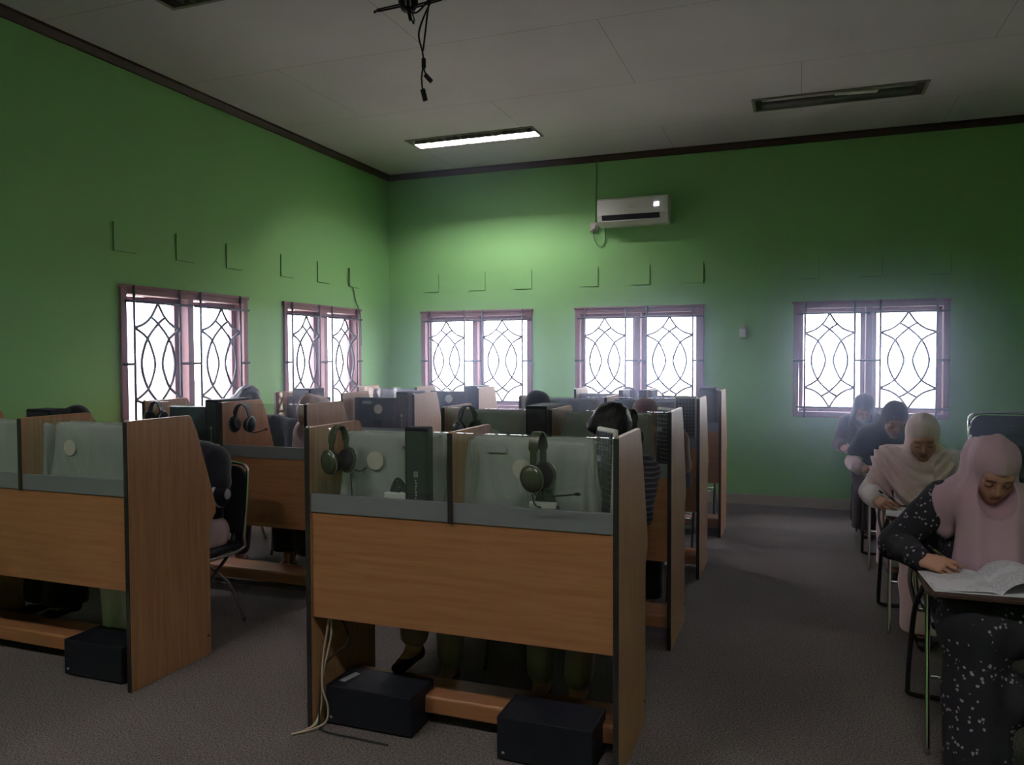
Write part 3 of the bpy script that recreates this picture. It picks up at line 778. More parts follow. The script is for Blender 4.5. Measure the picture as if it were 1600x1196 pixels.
# ------------------------------------------------------------------ headphones hanging over the glass
def headphones(x, y, z, rz, label, mat='phones', mic=(1, 0.20), cord=True, s=1.0, drop=0.15, half=0.062):
    """x,y is where the band rests, z the top of the glass"""
    t = thing('headphones', label, 'headphones', (x, y, z), rz, group='headphones hung over the carrel glass')
    h = drop; n = 18; pts = []
    for i in range(n + 1):
        a = PI * i / n
        pts.append((half * math.cos(a) * s, 0, -0.06 + 0.068 * math.sin(a)))
    pts = [(half * 1.05, 0, -h + 0.02), (half * 1.03, 0, -0.095)] + pts + [(-half * 1.03, 0, -0.095), (-half * 1.05, 0, -h + 0.02)]
    mb = MB(); m = len(pts); wv = []
    P = [Vector(p) for p in pts]
    for i in range(m):
        a = P[max(0, i - 1)]; b = P[min(m - 1, i + 1)]; tt = (b - a).normalized(); nn = Vector((tt.z, 0, -tt.x))
        wd = 0.019 if 2 < i < m - 3 else 0.012
        for sx, sy in ((-1, -1), (1, -1), (1, 1), (-1, 1)):
            wv.append(P[i] + nn * 0.0035 * sx + Vector((0, wd * sy, 0)))
    fs = []
    for i in range(m - 1):
        for k in range(4): fs.append((i * 4 + k, i * 4 + (k + 1) % 4, (i + 1) * 4 + (k + 1) % 4, (i + 1) * 4 + k))
    fs += [(3, 2, 1, 0), tuple((m - 1) * 4 + k for k in range(4))]
    mb.add(wv, fs); mb.build('headband', M[mat], t, bevel=0.0015)
    for sgn in (-1, 1):
        X = Matrix.Translation((sgn * half * 1.02, 0, -h)) @ Matrix.Rotation(R(8) * sgn, 4, 'Y')
        mb = MB(X)
        q = 1 if sgn > 0 else -1
        mb.lathe([(0.001, 0.032 * q), (0.026, 0.029 * q), (0.039, 0.022 * q), (0.0455, 0.012 * q), (0.046, 0.004 * q), (0.042, 0.0), (0.001, 0.0)], n=28, ax='x')
        for i_, v in enumerate(mb.v): mb.v[i_] = (v[0], v[1], -h + (v[2] + h) * 1.12)
        c = mb.build('ear_cup', M[mat], t, smooth=True)
        mb = MB(X); mb.lathe([(0.001, 0.0), (0.041, -0.001 * q), (0.043, -0.010 * q), (0.036, -0.018 * q), (0.020, -0.016 * q), (0.001, -0.012 * q)], n=28, ax='x')
        mb.build('ear_cushion', M['cushion'], c, smooth=True)
        mb = MB(X); ring = [(0.0135 * q, 0.0458 * math.cos(2 * PI * k / 28), 0.0458 * 1.1 * math.sin(2 * PI * k / 28)) for k in range(28)]
        mb.tube(ring, 0.0018, 6, closed=True); mb.build('trim_ring', M['silver'], c, smooth=True)
    if mic:
        sgn, ln = mic
        mb = MB(); x0 = sgn * half * 1.3
        mb.tube(spline([(x0, -0.01, -h - 0.035), (x0 + sgn * 0.03, -0.03, -h - 0.047), (x0 + sgn * ln * 0.6, -0.035, -h - 0.04), (x0 + sgn * ln, -0.03, -h - 0.025)]), 0.0028, 6)
        mb.ell((x0 + sgn * ln, -0.03, -h - 0.024), (0.010, 0.006, 0.006), 10, 6)
        mb.build('microphone_boom', M['cushion'], t, smooth=True)
    return t
def cordmesh(pts, label, mat='cushion', r=0.0022, name='headphone_cord'):
    return tag(MB().tube(spline(pts), r, 6).build(name, M[mat], smooth=True), label, 'cord')
GY = 0.0155
h1 = headphones(-0.863, 2.586 + GY, 1.2005, R(80), 'olive headphones with a long microphone over the glass of the front aisle carrel', mic=None, drop=0.150, half=0.036)
mb = MB(Matrix.Rotation(R(-80), 4, 'Z'))
mb.tube(spline([(0.01, -0.075, -0.195), (0.03, -0.085, -0.203), (0.09, -0.09, -0.198), (0.165, -0.09, -0.188)]), 0.0028, 6); mb.ell((0.168, -0.09, -0.187), (0.012, 0.006, 0.006), 10, 6)
mb.build('microphone_boom', M['cushion'], h1, smooth=True)
headphones(-1.682, 2.586 + GY, 1.2005, R(72), 'olive headphones with a short microphone, near the inner end panel of the front aisle carrel', mic=(1, 0.09), drop=0.128, half=0.036)
headphones(-3.185, 3.868, 1.185, R(6), 'dark headphones hung flat against the glass in front of the dark clothed person', 'phones_blue', mic=(1, 0.12), drop=0.115, half=0.048)
headphones(-3.86, 3.869, 1.19, R(10), 'blue grey headphones hung on the glass before the side wall window', 'phones_blue', mic=None, drop=0.10, half=0.038)
headphones(-1.70, 3.881 + GY, 1.2005, R(60), 'grey headphones with a short microphone over the glass of the second aisle carrel', 'phones_blue', mic=(1, 0.06), drop=0.12, half=0.05)
headphones(-0.80, 3.881 + GY, 1.2005, R(75), 'grey green headphones hung over the glass of the second aisle carrel near its end panel', 'phones', mic=None, drop=0.14, half=0.05)
cordmesh([(-0.865, 2.54, 1.0), (-0.862, 2.553, 0.965), (-0.86, 2.588, 0.945), (-0.86, 2.62, 0.93), (-0.86, 2.635, 0.80), (-0.86, 2.66, 0.748)], 'thin cord of the olive headphones at the aisle seat, front carrel')
cordmesh([(-1.655, 2.64, 1.02), (-1.653, 2.645, 0.95), (-1.65, 2.65, 0.82), (-1.63, 2.70, 0.746)], 'thin cord of the olive headphones by the inner end panel, front carrel')
# dark cable loops and power bricks on the desks of the front carrel
for x, lab in ((-1.46, 'dark cable bundle and white adaptor beside the slim computer, front aisle carrel'), (-0.865, 'dark cable bundle and white adaptor below the olive headphones')):
    t = thing('cable_bundle', lab, 'cables', (x, 2.652, WT))
    mb = MB(); rnd = random.Random(int(-x * 100))
    for k in range(5):
        mb.tube(spline([(-0.09 + 0.02 * k, 0.0, 0.02), (-0.05, 0.004 * k, 0.10 + 0.02 * rnd.random()), (0.0, 0.0, 0.20 + 0.015 * k), (0.04, 0.004 * k, 0.21 + 0.01 * rnd.random()), (0.08, 0.0, 0.12), (0.09, 0.004, 0.02)]), 0.006, 6)
    mb.build('loop', M['cushion'], t, smooth=True)
    mb = MB(); mb.box(-0.045, 0.055, -0.018, 0.012, 0, 0.212); mb.build('adaptor', M['white'], t, bevel=0.006)

# ------------------------------------------------------------------ towers on the floor
def tower(x, y, label, w=0.385, d=0.20, h=0.165, tagged=False):
    t = thing('computer_tower', label, 'computer', (x, y, 0), 0, group='black computer towers lying under the carrels')
    MB().box(0, w, 0, d, 0.008, h).build('casing', M['black'], t, bevel=0.004)
    mb = MB(); [mb.box(a, a + 0.03, b, b + 0.02, 0, 0.009) for a in (0.03, w - 0.06) for b in (0.02, d - 0.04)]; mb.build('foot', M['cushion'], t)
    mb = MB(); mb.box(0.02, 0.03, -0.002, 0, 0.03, 0.038); mb.build('power_light', M['label'], t)
    if tagged: 
        MB(Matrix.Rotation(R(-12), 4, 'Z')).box(0.015, 0.045, 0.06, 0.155, h - 0.0, h + 0.001).build('paper_label', M['label'], t)
    return t
tower(-1.775, 2.63, 'black computer tower with a pale label on top, under the front aisle carrel', h=0.16, tagged=True)
tower(-1.025, 2.60, 'unlabelled black computer tower under the aisle end of the front aisle carrel', w=0.36, h=0.165)
tower(-3.20, 2.63, 'black computer tower lying under the front window-side carrel', w=0.35, h=0.17)

# cables under the front aisle carrel
t = thing('beige_cable', 'beige cables hanging under the front aisle carrel and curling out over the carpet', 'cables', (-1.78, 2.60, 0))
off = Vector((1.78, -2.60, 0))
for nm, pts, mt in (('cable', [(-1.757, 2.633, 0.45), (-1.765, 2.63, 0.38), (-1.785, 2.628, 0.25), (-1.79, 2.62, 0.10), (-1.795, 2.60, 0.03), (-1.81, 2.56, 0.006), (-1.84, 2.51, 0.005)], 'cable_beige'),
                    ('cable', [(-1.752, 2.64, 0.45), (-1.75, 2.635, 0.36), (-1.78, 2.62, 0.2), (-1.783, 2.61, 0.08), (-1.79, 2.585, 0.02), (-1.82, 2.54, 0.005), (-1.845, 2.50, 0.005)], 'cable_beige'),
                    ('cable', [(-1.748, 2.633, 0.45), (-1.778, 2.625, 0.30), (-1.77, 2.60, 0.17), (-1.745, 2.60, 0.09), (-1.75, 2.59, 0.03), (-1.80, 2.545, 0.008), (-1.85, 2.505, 0.005)], 'cable_beige'),
                    ('dark_cable', [(-1.74, 2.65, 0.45), (-1.70, 2.66, 0.40), (-1.69, 2.66, 0.33), (-1.745, 2.645, 0.28), (-1.782, 2.63, 0.22), (-1.785, 2.60, 0.05), (-1.75, 2.57, 0.006), (-1.60, 2.56, 0.005), (-1.45, 2.555, 0.005)], 'cushion')):
    MB().tube([Vector(p) + off for p in spline(pts)], 0.0042, 6).build(nm, M[mt], t, smooth=True)

# ------------------------------------------------------------------ organic shapes: a distance field turned into one continuous mesh
def V3(a): return np.array([a[0], a[1], a[2]], dtype=np.float64)
class Field:
    def __init__(s, lo, hi, h):
        s.lo = V3(lo); s.h = h
        n = np.ceil((V3(hi) - s.lo) / h).astype(int) + 1
        s.ax = [(s.lo[i] + h * np.arange(n[i])).astype(np.float32) for i in range(3)]
        s.f = np.full(tuple(n), 0.06, dtype=np.float32)
    def _sl(s, lo, hi):
        sl = []
        for i in range(3):
            a = int(max(0, math.floor((lo[i] - s.lo[i]) / s.h))); b = int(min(len(s.ax[i]), math.ceil((hi[i] - s.lo[i]) / s.h) + 1))
            if b <= a: return None
            sl.append(slice(a, b))
        return tuple(sl)
    def _p(s, sl): return s.ax[0][sl[0]][:, None, None], s.ax[1][sl[1]][None, :, None], s.ax[2][sl[2]][None, None, :]
    def _mix(s, sl, d, k, sub):
        a = s.f[sl]
        if sub:
            d = -d; h = np.maximum(k - np.abs(a - d), 0) / k; s.f[sl] = np.maximum(a, d) + h * h * k * 0.25
        else:
            h = np.maximum(k - np.abs(a - d), 0) / k; s.f[sl] = np.minimum(a, d) - h * h * k * 0.25
    def cap(s, a, b, ra, rb, k=0.02, ax=(1, 1, 1), sub=False):
        a = V3(a); b = V3(b); ax = V3(ax); r = max(ra, rb)
        m = r * ax + 0.05 + k
        sl = s._sl(np.minimum(a, b) - m, np.maximum(a, b) + m)
        if sl is None: return s
        X, Y, Z = s._p(sl); aa = a / ax; ab = (b - a) / ax; L = max(float(ab @ ab), 1e-12)
        px, py, pz = X / ax[0] - aa[0], Y / ax[1] - aa[1], Z / ax[2] - aa[2]
        t = np.clip((px * ab[0] + py * ab[1] + pz * ab[2]) / L, 0, 1)
        d = np.sqrt((px - t * ab[0]) ** 2 + (py - t * ab[1]) ** 2 + (pz - t * ab[2]) ** 2) - (ra + (rb - ra) * t)
        s._mix(sl, (d * float(ax.min())).astype(np.float32), k, sub); return s
    def ell(s, c, r, k=0.02, M3=None, sub=False):
        c = V3(c); r = V3(r); m = float(r.max()) + 0.05 + k
        sl = s._sl(c - m, c + m)
        if sl is None: return s
        X, Y, Z = s._p(sl); x, y, z = X - c[0], Y - c[1], Z - c[2]
        if M3 is not None:
            x, y, z = (M3[0][0] * x + M3[1][0] * y + M3[2][0] * z), (M3[0][1] * x + M3[1][1] * y + M3[2][1] * z), (M3[0][2] * x + M3[1][2] * y + M3[2][2] * z)
        k0 = np.sqrt((x / r[0]) ** 2 + (y / r[1]) ** 2 + (z / r[2]) ** 2); k1 = np.sqrt((x / r[0] ** 2) ** 2 + (y / r[1] ** 2) ** 2 + (z / r[2] ** 2) ** 2) + 1e-6
        s._mix(sl, (k0 * (k0 - 1) / k1).astype(np.float32), k, sub); return s
    def half(s, p, n, k=0.01):
        """cut away everything on the side of p that n points to"""
        n = V3(n) / np.linalg.norm(V3(n)); X, Y, Z = s.ax[0][:, None, None], s.ax[1][None, :, None], s.ax[2][None, None, :]
        d = (X - p[0]) * n[0] + (Y - p[1]) * n[1] + (Z - p[2]) * n[2]
        h = np.maximum(k - np.abs(s.f - d), 0) / k; s.f = (np.maximum(s.f, d) + h * h * k * 0.25).astype(np.float32); return s
    def ripple(s, fn):
        X, Y, Z = s.ax[0][:, None, None], s.ax[1][None, :, None], s.ax[2][None, None, :]
        s.f = s.f + fn(X, Y, Z).astype(np.float32); return s
    def build(s, name, mat, parent, org):
        f = s.f; f[0] = f[-1] = 0.05; f[:, 0] = f[:, -1] = 0.05; f[:, :, 0] = f[:, :, -1] = 0.05
        ins = f < 0
        cnt = np.zeros(tuple(n - 1 for n in f.shape), dtype=np.int8)
        offs = [(i, j, k) for i in (0, 1) for j in (0, 1) for k in (0, 1)]
        for (i, j, k) in offs:
            cnt += ins[i:f.shape[0] - 1 + i, j:f.shape[1] - 1 + j, k:f.shape[2] - 1 + k]
        act = (cnt > 0) & (cnt < 8); idx = np.argwhere(act); N = len(idx)
        cell = np.full(act.shape, -1, dtype=np.int32); cell[act] = np.arange(N)
        acc = np.zeros((N, 3)); num = np.zeros(N)
        for a in offs:
            for d in range(3):
                if a[d] == 1: continue
                b = list(a); b[d] = 1
                f0 = f[idx[:, 0] + a[0], idx[:, 1] + a[1], idx[:, 2] + a[2]]; f1 = f[idx[:, 0] + b[0], idx[:, 1] + b[1], idx[:, 2] + b[2]]
                mk = (f0 < 0) != (f1 < 0); t = np.where(mk, f0 / np.where(mk, f0 - f1, 1), 0)
                for q in range(3): acc[:, q] += np.where(mk, a[q] + (t if q == d else 0), 0)
                num += mk
        pos = (idx + acc / num[:, None]) * s.h + s.lo - V3(org)
        quads = []
        for d in range(3):
            o = [i for i in range(3) if i != d]
            sl0 = [slice(None)] * 3; sl1 = [slice(None)] * 3; sl0[d] = slice(0, -1); sl1[d] = slice(1, None)
            a, b = ins[tuple(sl0)], ins[tuple(sl1)]; e = np.argwhere(a != b)
            fl = a[e[:, 0], e[:, 1], e[:, 2]]
            c = []
            for (p, q) in ((-1, -1), (0, -1), (0, 0), (-1, 0)):
                ee = e.copy(); ee[:, o[0]] += p; ee[:, o[1]] += q; c.append(cell[ee[:, 0], ee[:, 1], ee[:, 2]])
            qd = np.stack(c, 1); flip = fl if d != 1 else ~fl
            qd = np.where(flip[:, None], qd, qd[:, ::-1]); quads.append(qd)
        Q = np.concatenate(quads); Q = Q[(Q >= 0).all(1)]
        me = bpy.data.meshes.new(name)
        me.vertices.add(N); me.vertices.foreach_set('co', pos.astype(np.float32).ravel())
        me.loops.add(len(Q) * 4); me.loops.foreach_set('vertex_index', Q.ravel().astype(np.int32))
        me.polygons.add(len(Q)); me.polygons.foreach_set('loop_start', np.arange(0, len(Q) * 4, 4, dtype=np.int32))
        me.update(calc_edges=True); me.materials.append(mat); me.shade_smooth()
        ob = bpy.data.objects.new(name, me); C.objects.link(ob); ob.parent = parent
        return ob

def hand(S, W, d, n, t, fingers, thumb, sc=0.92, k=0.004):
    """W wrist, d towards the fingers, n out of the palm, t towards the thumb side. Returns the finger tips."""
    W, d, n, t = (Vector(v) for v in (W, d, n, t)); d.normalize(); n = (n - d * n.dot(d)).normalized(); t = (t - d * t.dot(d) - n * t.dot(n)).normalized()
    base = []
    for off, ln, r in ((0.026, 0.082, 0.0115), (0.009, 0.086, 0.0115), (-0.009, 0.081, 0.011), (-0.025, 0.073, 0.010)):
        b = W + d * ln * sc + t * off * sc
        S.cap(W + t * off * 0.55 * sc, b, 0.0145 * sc, r * sc, 0.012); base.append(b)
    L = ((0.041, 0.025, 0.020), (0.045, 0.028, 0.021), (0.041, 0.026, 0.020), (0.032, 0.020, 0.018)); tips = []
    for i, (b, ls, cu) in enumerate(zip(base, L, fingers)):
        a = 0; p = b; r = (0.0090, 0.0090, 0.0086, 0.0078)[i] * sc; spread = (0.10, 0.02, -0.05, -0.12)[i]
        for j, (l_, c_) in enumerate(zip(ls, cu)):
            a += R(c_); dr = (d * math.cos(a) + n * math.sin(a) + t * spread * math.cos(a)).normalized(); q = p + dr * l_ * sc
            S.cap(p, q, r * (1 - 0.08 * j), r * (1 - 0.08 * (j + 1)), k); p = q
        tips.append(p)
    p = W + d * 0.022 * sc + t * 0.018 * sc; r = 0.0125 * sc
    for j, ((dd, nn, tt), l_) in enumerate(zip(thumb, (0.040, 0.032, 0.025))):
        dr = (d * dd + n * nn + t * tt).normalized(); q = p + dr * l_ * sc; S.cap(p, q, r, r * 0.86, 0.006 if j == 0 else k); r *= 0.86; p = q
    tips.append(p); return tips
WRITE = ([(22, 38, 22), (32, 46, 26), (48, 58, 30), (56, 60, 30)], [(0.60, 0.60, 0.45), (0.95, 0.45, 0.05), (0.98, 0.15, -0.10)])
REST = ([(12, 18, 10), (14, 20, 12), (16, 22, 12), (18, 24, 14)], [(0.6, 0.25, 0.8), (0.9, 0.2, 0.3), (1.0, 0.2, 0.1)])

def head_matrix(yaw, pitch, roll=0):
    return Matrix.Rotation(R(yaw), 3, 'Z') @ Matrix.Rotation(R(pitch), 3, 'X') @ Matrix.Rotation(R(roll), 3, 'Y')

def add_head(S, H, Rm, N, ears=True):
    T = lambda p: Vector(H) + Rm @ Vector(p)
    S.ell(T((0, .014, .034)), (.073, .090, .078), 0.02, Rm)
    S.ell(T((0, -.024, -.024)), (.059, .064, .084), 0.03, Rm)
    S.ell(T((0, -.066, -.092)), (.024, .020, .019), 0.03, Rm)
    for sx in (-1, 1):
        S.ell(T((sx * .036, -.055, -.030)), (.024, .024, .028), 0.025, Rm)
        S.ell(T((sx * .045, -.020, -.070)), (.020, .030, .022), 0.03, Rm)
    S.cap(T((-.034, -.076, .030)), T((.034, -.076, .030)), .012, .012, 0.02)
    S.ell(T((0, -.082, -.055)), (.030, .014, .024), 0.02, Rm)
    for sx in (-1, 1): S.ell(T((sx * .031, -.094, .007)), (.019, .013, .011), 0.014, Rm, sub=True)
    for sx in (-1, 1): S.ell(T((sx * .031, -.0755, .004)), (.0150, .0125, .0120), 0.004, Rm)
    S.cap(T((0, -.082, .020)), T((0, -.104, -.021)), .0065, .0105, 0.012)
    for sx in (-1, 1): S.ell(T((sx * .0125, -.094, -.026)), (.0085, .010, .0075), 0.006, Rm)
    if ears:
        for sx in (-1, 1): S.ell(T((sx * .074, .012, 0)), (.009, .019, .032), 0.006, Rm)
    S.cap(T((0, .018, -.055)), N, .050, .054, 0.03)

def face_parts(H, Rm, parent, org, mouth=True, brows=True, lash=True):
    X = Matrix.Translation(Vector(H) - Vector(org)) @ Rm.to_4x4()
    if mouth:
        mb = MB(X); mb.ell((0, -.0955, -.0515), (.0215, .0065, .0050), 16, 8); mb.ell((0, -.0935, -.0595), (.0180, .0070, .0058), 16, 8)
        mb.build('lips', M['lips'], parent, smooth=True)
    for sx in (-1, 1):
        if brows:
            MB(X).tube(spline([(sx * .015, -.0905, .0245), (sx * .031, -.0895, .0300), (sx * .048, -.0800, .0255)]), [.0015] * 8 + [.0020] * 5 + [.0011] * 4, 6).build('eyebrow', M['brow'], parent, smooth=True)
        if lash:
            MB(X).tube(spline([(sx * .017, -.0835, .0010), (sx * .031, -.0885, -.0050), (sx * .045, -.0800, .0000)]), .0013, 6).build('eyelashes', M['hair'], parent, smooth=True)

def folds(seed, amp, fx=38, fz=9, fy=30):
    rnd = random.Random(seed); a, b, c, d = (rnd.uniform(0, 6.28) for _ in range(4))
    return lambda X, Y, Z: amp * (np.sin(fx * X + 5 * np.sin(fz * Z * 0.5 + a) + b) * np.sin(fy * Y + fz * Z + c) + 0.5 * np.sin(fx * 1.7 * X - fz * 1.8 * Z + d))

def person(name_label, chair, H, pitch=38, yaw=0, roll=0, shoulder=None, elbows=None, wrists=None, hand_dir=None, feet=None, knees=None,
           h=0.006, hc=0.008, top='darkcloth', skirt='darkcloth', scarf=None, scarf_style='plain', hair=None, face=True, mask=False,
           grip=('write', 'rest'), skirt_to=0.12, sleeves=True, trousers=False, hair_long=False, shoes=True, sw=0.155, group=None, fold=0.003, extra_top=None, bulk=1.0):
    """chair (x, y) is the seat centre; the person faces -y. H is the centre of the head."""
    cx, cyy = chair
    org = Vector((cx, cyy, 0))
    t = thing('person', name_label, 'person', org, group=group)
    H = Vector(H); Rm = head_matrix(yaw, pitch, roll)
    P = Vector((cx, cyy + 0.07, 0.545))
    N = H + Rm @ Vector((0, .045, -.11)) + Vector((0, .015, -.02))
    SC = Vector(shoulder) if shoulder else Vector((N.x * 0.8 + cx * 0.2, N.y + 0.035, N.z - 0.065))
    SH = [SC + Vector((s * sw, 0.0, -0.005)) for s in (-1, 1)]
    EL = [Vector(e) for e in (elbows or [(SH[0].x - .05, SH[0].y - .06, .72), (SH[1].x + .05, SH[1].y - .06, .72)])]
    WR = [Vector(w) for w in (wrists or [(cx - .12, cyy - .30, .775), (cx + .12, cyy - .30, .775)])]
    HD = [Vector(v) for v in (hand_dir or [(0.35, -1, -0.1), (-0.35, -1, -0.1)])]
    HP = [Vector((cx + s * .085, cyy + .05, .53)) for s in (-1, 1)]
    KN = [Vector(k_) for k_ in (knees or [(cx - .10, cyy - .36, .525), (cx + .10, cyy - .36, .525)])]
    FT = [Vector(f_) for f_ in (feet or [(cx - .09, cyy - .34, .085), (cx + .09, cyy - .34, .085)])]   # ankles
    allp = [P, N, H + Vector((.14, .14, .16)), H - Vector((.14, .14, .2))] + SH + EL + WR + HP + KN + FT
    lo = Vector([min(p[i] for p in allp) for i in range(3)]) - Vector((.16, .24, .10)); hi = Vector([max(p[i] for p in allp) for i in range(3)]) + Vector((.16, .22, .04))
    lo.z = -0.01
    # ---- body
    S = Field(lo, hi, h)
    S.cap(P, P.lerp(SC, .45), .105, .085, .04, (1.2, .9, 1)); S.cap(P.lerp(SC, .45), SC, .085, .09, .04, (1.35, .85, 1)); S.cap(SH[0], SH[1], .045, .045, .04)
    for i in (0, 1):
        S.cap(SH[i], EL[i], .040, .034, .02); S.cap(EL[i], WR[i], .034, .024, .015)
        S.cap(HP[i], KN[i], .075, .052, .03); S.cap(KN[i], FT[i], .048, .033, .02)
        toe = FT[i] + Vector((0, -.13, -.055)); S.cap(FT[i] + Vector((0, .03, -.045)), FT[i], .028, .033, .02); S.cap(FT[i] + Vector((0, -.01, -.03)), toe, .032, .024, .02, (1.15, 1, .85))
        g = WRITE if grip[i] == 'write' else REST
        sgn = 1 if i == 0 else -1
        dz = HD[i].normalized(); t0 = Vector((0, 0, 1)).cross(dz).normalized() * sgn; aa = R(52 if grip[i] == 'write' else 6)
        nrm = Vector((0, 0, -1)) * math.cos(aa) + t0 * math.sin(aa); tt = t0 * math.cos(aa) + Vector((0, 0, 1)) * math.sin(aa)
        tips = hand(S, WR[i], HD[i], nrm, tt, g[0], g[1])
        if i == 0: pinch = (tips[0].lerp(tips[4], .5), WR[0] + dz * .055 + tt * .040 - nrm * .012)
    add_head(S, H, Rm, N, ears=not scarf)
    S.build('body', M['skin'], t, org)
    if face: face_parts(H, Rm, t, org, mouth=not mask)
    T = lambda p: H + Rm @ Vector(p)
    # ---- top with sleeves
    S = Field(lo, hi, hc); B = bulk
    S.cap(P + Vector((0, 0, -.05)), P.lerp(SC, .45), .128 * B, .108 * B, .05, (1.15, .95, 1)); S.cap(P.lerp(SC, .45), SC + Vector((0, 0, -.01)), .108 * B, .10 * B, .05, (1.3, .9, 1)); S.cap(SH[0], SH[1], .062, .062, .05)
    for i in (0, 1):
        S.cap(SH[i], EL[i], .066 * B, .060 * B, .025); 
        if sleeves is True: S.cap(EL[i], EL[i].lerp(WR[i], .90), .058 * B, .044 * B, .02)
        elif sleeves == 'wide': S.cap(EL[i], EL[i].lerp(WR[i], .95), .058 * B, .050 * B, .03)
    S.ripple(folds(int(cx * 50 + cyy * 30), fold))
    for i in (0, 1):
        if sleeves: S.half(WR[i] - (WR[i] - EL[i]).normalized() * 0.0, Vector((0, -1, 0)) * 0 + (WR[i] - EL[i]), 0.004) if False else None
    S.ell(T((0, -.01, -.02)), (.075, .085, .11), .01, Rm, sub=True)
    S.build('blouse' if not trousers else 'shirt', M[top], t, org)
    # ---- skirt or trousers
    S = Field(lo, hi, hc)
    if trousers:
        for i in (0, 1):
            S.cap(HP[i], KN[i], .098, .072, .04); S.cap(KN[i], FT[i] + Vector((0, 0, .05)), .070, .062, .02)
        S.cap(P + Vector((-.05, 0, -.03)), P + Vector((.05, 0, -.03)), .11, .11, .04)
    else:
        for i in (0, 1):
            S.cap(HP[i], KN[i], .105, .088, .06); S.cap(KN[i] + Vector((0, 0, -.02)), Vector((FT[i].x, FT[i].y - .02, skirt_to)), .088, .105, .08)
        S.cap(HP[0].lerp(KN[0], .5), HP[1].lerp(KN[1], .5), .09, .09, .06); S.cap(KN[0], KN[1], .082, .082, .06)
        S.cap(KN[0].lerp(FT[0], .5), KN[1].lerp(FT[1], .5), .075, .075, .06)
        S.cap(P + Vector((-.05, 0, -.03)), P + Vector((.05, 0, -.03)), .115, .115, .04)
    S.ripple(folds(int(cx * 70 + cyy * 20) + 3, fold * 1.5, 45, 4))
    S.half((0, 0, max(0.012, skirt_to - 0.03)), (0, 0, -1), 0.008)
    S.build('trousers' if trousers else 'skirt', M[skirt], t, org)
    if shoes:
        for i in (0, 1):
            S = Field(FT[i] - Vector((.07, .20, .09)), FT[i] + Vector((.07, .10, .05)), 0.005)
            S.cap(FT[i] + Vector((0, .035, -.052)), FT[i] + Vector((0, .01, -.02)), .034, .036, .02); S.cap(FT[i] + Vector((0, 0, -.045)), FT[i] + Vector((0, -.14, -.058)), .037, .029, .02, (1.15, 1, .85))
            S.ell(FT[i] + Vector((0, -.03, .03)), (.05, .07, .045), .01, sub=True)
            S.half((0, 0, FT[i].z - .083), (0, 0, -1), .004)
            S.build('shoe', M['shoe'], t, org)
    # ---- hair or scarf
    if hair:
        S = Field(H - Vector((.15, .15, .22)), H + Vector((.15, .17, .17)), 0.005)
        S.ell(T((0, .022, .046)), (.091, .102, .088), .02, Rm); S.ell(T((0, .055, -.02)), (.072, .060, .085), .03, Rm)
        S.ell(T((-.03, -.045, .082)), (.055, .045, .034), .02, Rm); S.ell(T((.03, -.045, .078)), (.05, .045, .034), .02, Rm)
        S.ell(T((0, -.085, -.012)), (.066, .055, .072), .012, Rm, sub=True)
        S.ripple(folds(9, .0022, 90, 30, 60))
        S.build('hair', M[hair], t, org)
    if scarf:
        lo2 = Vector((min(SH[0].x, H.x) - .16, min(H.y - .22, SC.y - .20), min(.45, SC.z - .3))); hi2 = Vector((max(SH[1].x, H.x) + .16, max(SC.y, H.y) + .26, H.z + .18))
        if scarf_style == 'curtain': lo2.z = .5
        S = Field(lo2, hi2, hc * 0.75 if h < .005 else hc)
        S.ell(T((0, .018, .034)), (.083, .102, .092), .02, Rm)
        S.ell(T((0, .012, -.045)), (.075, .084, .10), .04, Rm)
        if scarf_style == 'curtain':      # long straight scarf falling in front to the lap
            S.cap(T((0, .0, -.09)), N + Vector((0, -.02, -.05)), .085, .115, .05)
            S.cap(SH[0] + Vector((.02, -.02, -.01)), SH[1] + Vector((-.02, -.02, -.01)), .075, .075, .06)
            S.cap(H + Vector((-.045, -.015, -.13)), Vector((H.x - .055, SC.y - .17, .70)), .075, .085, .05, (1, .8, 1))
            S.cap(H + Vector((.045, -.015, -.13)), Vector((H.x + .055, SC.y - .17, .70)), .075, .085, .05, (1, .8, 1))
            S.cap(SH[0] + Vector((0.02, -.01, 0)), SH[0].lerp(EL[0], .22) + Vector((.05, -.02, -.07)), .056, .042, .05)
            S.cap(SH[1] + Vector((-0.01, -.01, 0)), SH[1].lerp(EL[1], .55) + Vector((-.02, -.03, -.03)), .075, .065, .05)
            S.cap(T((0, .10, -.05)), SC + Vector((0, .06, -.06)), .085, .12, .05)
        elif scarf_style == 'wrap':       # wound round the neck and thrown over one shoulder
            S.cap(T((0, -.01, -.11)), N + Vector((0, -.03, -.05)), .095, .11, .05)
            S.cap(SH[0] + Vector((-.005, -.01, .0)), SC + Vector((.05, -.02, .01)), .088, .075, .05)
            S.cap(SH[0] + Vector((0, -.02, -.01)), SH[0].lerp(EL[0], .88) + Vector((.015, -.02, 0)), .080, .070, .05)
            S.cap(SC + Vector((-.09, -.10, -.03)), SC + Vector((-.08, -.16, -.17)), .085, .07, .05)
            S.cap(SC + Vector((.04, -.09, -.01)), SC + Vector((-.04, -.15, -.14)), .085, .065, .05)
            S.ripple(lambda X, Y, Z: np.where(Z < H.z - .07, 0.0085 * np.sin(95 * ((Z - H.z) + 0.42 * (X - H.x) * np.sign(-(X - H.x - .05)) - 1.6 * (X - H.x) ** 2) + 2.5 * np.sin(14 * X)), 0.0))
        else:                             # plain scarf over shoulders and chest
            S.cap(T((0, .01, -.10)), SC + Vector((0, -.02, -.02)), .095, .12, .05)
            S.cap(SH[0] + Vector((0, -.01, -.0)), SH[1] + Vector((0, -.01, -.0)), .082, .082, .06)
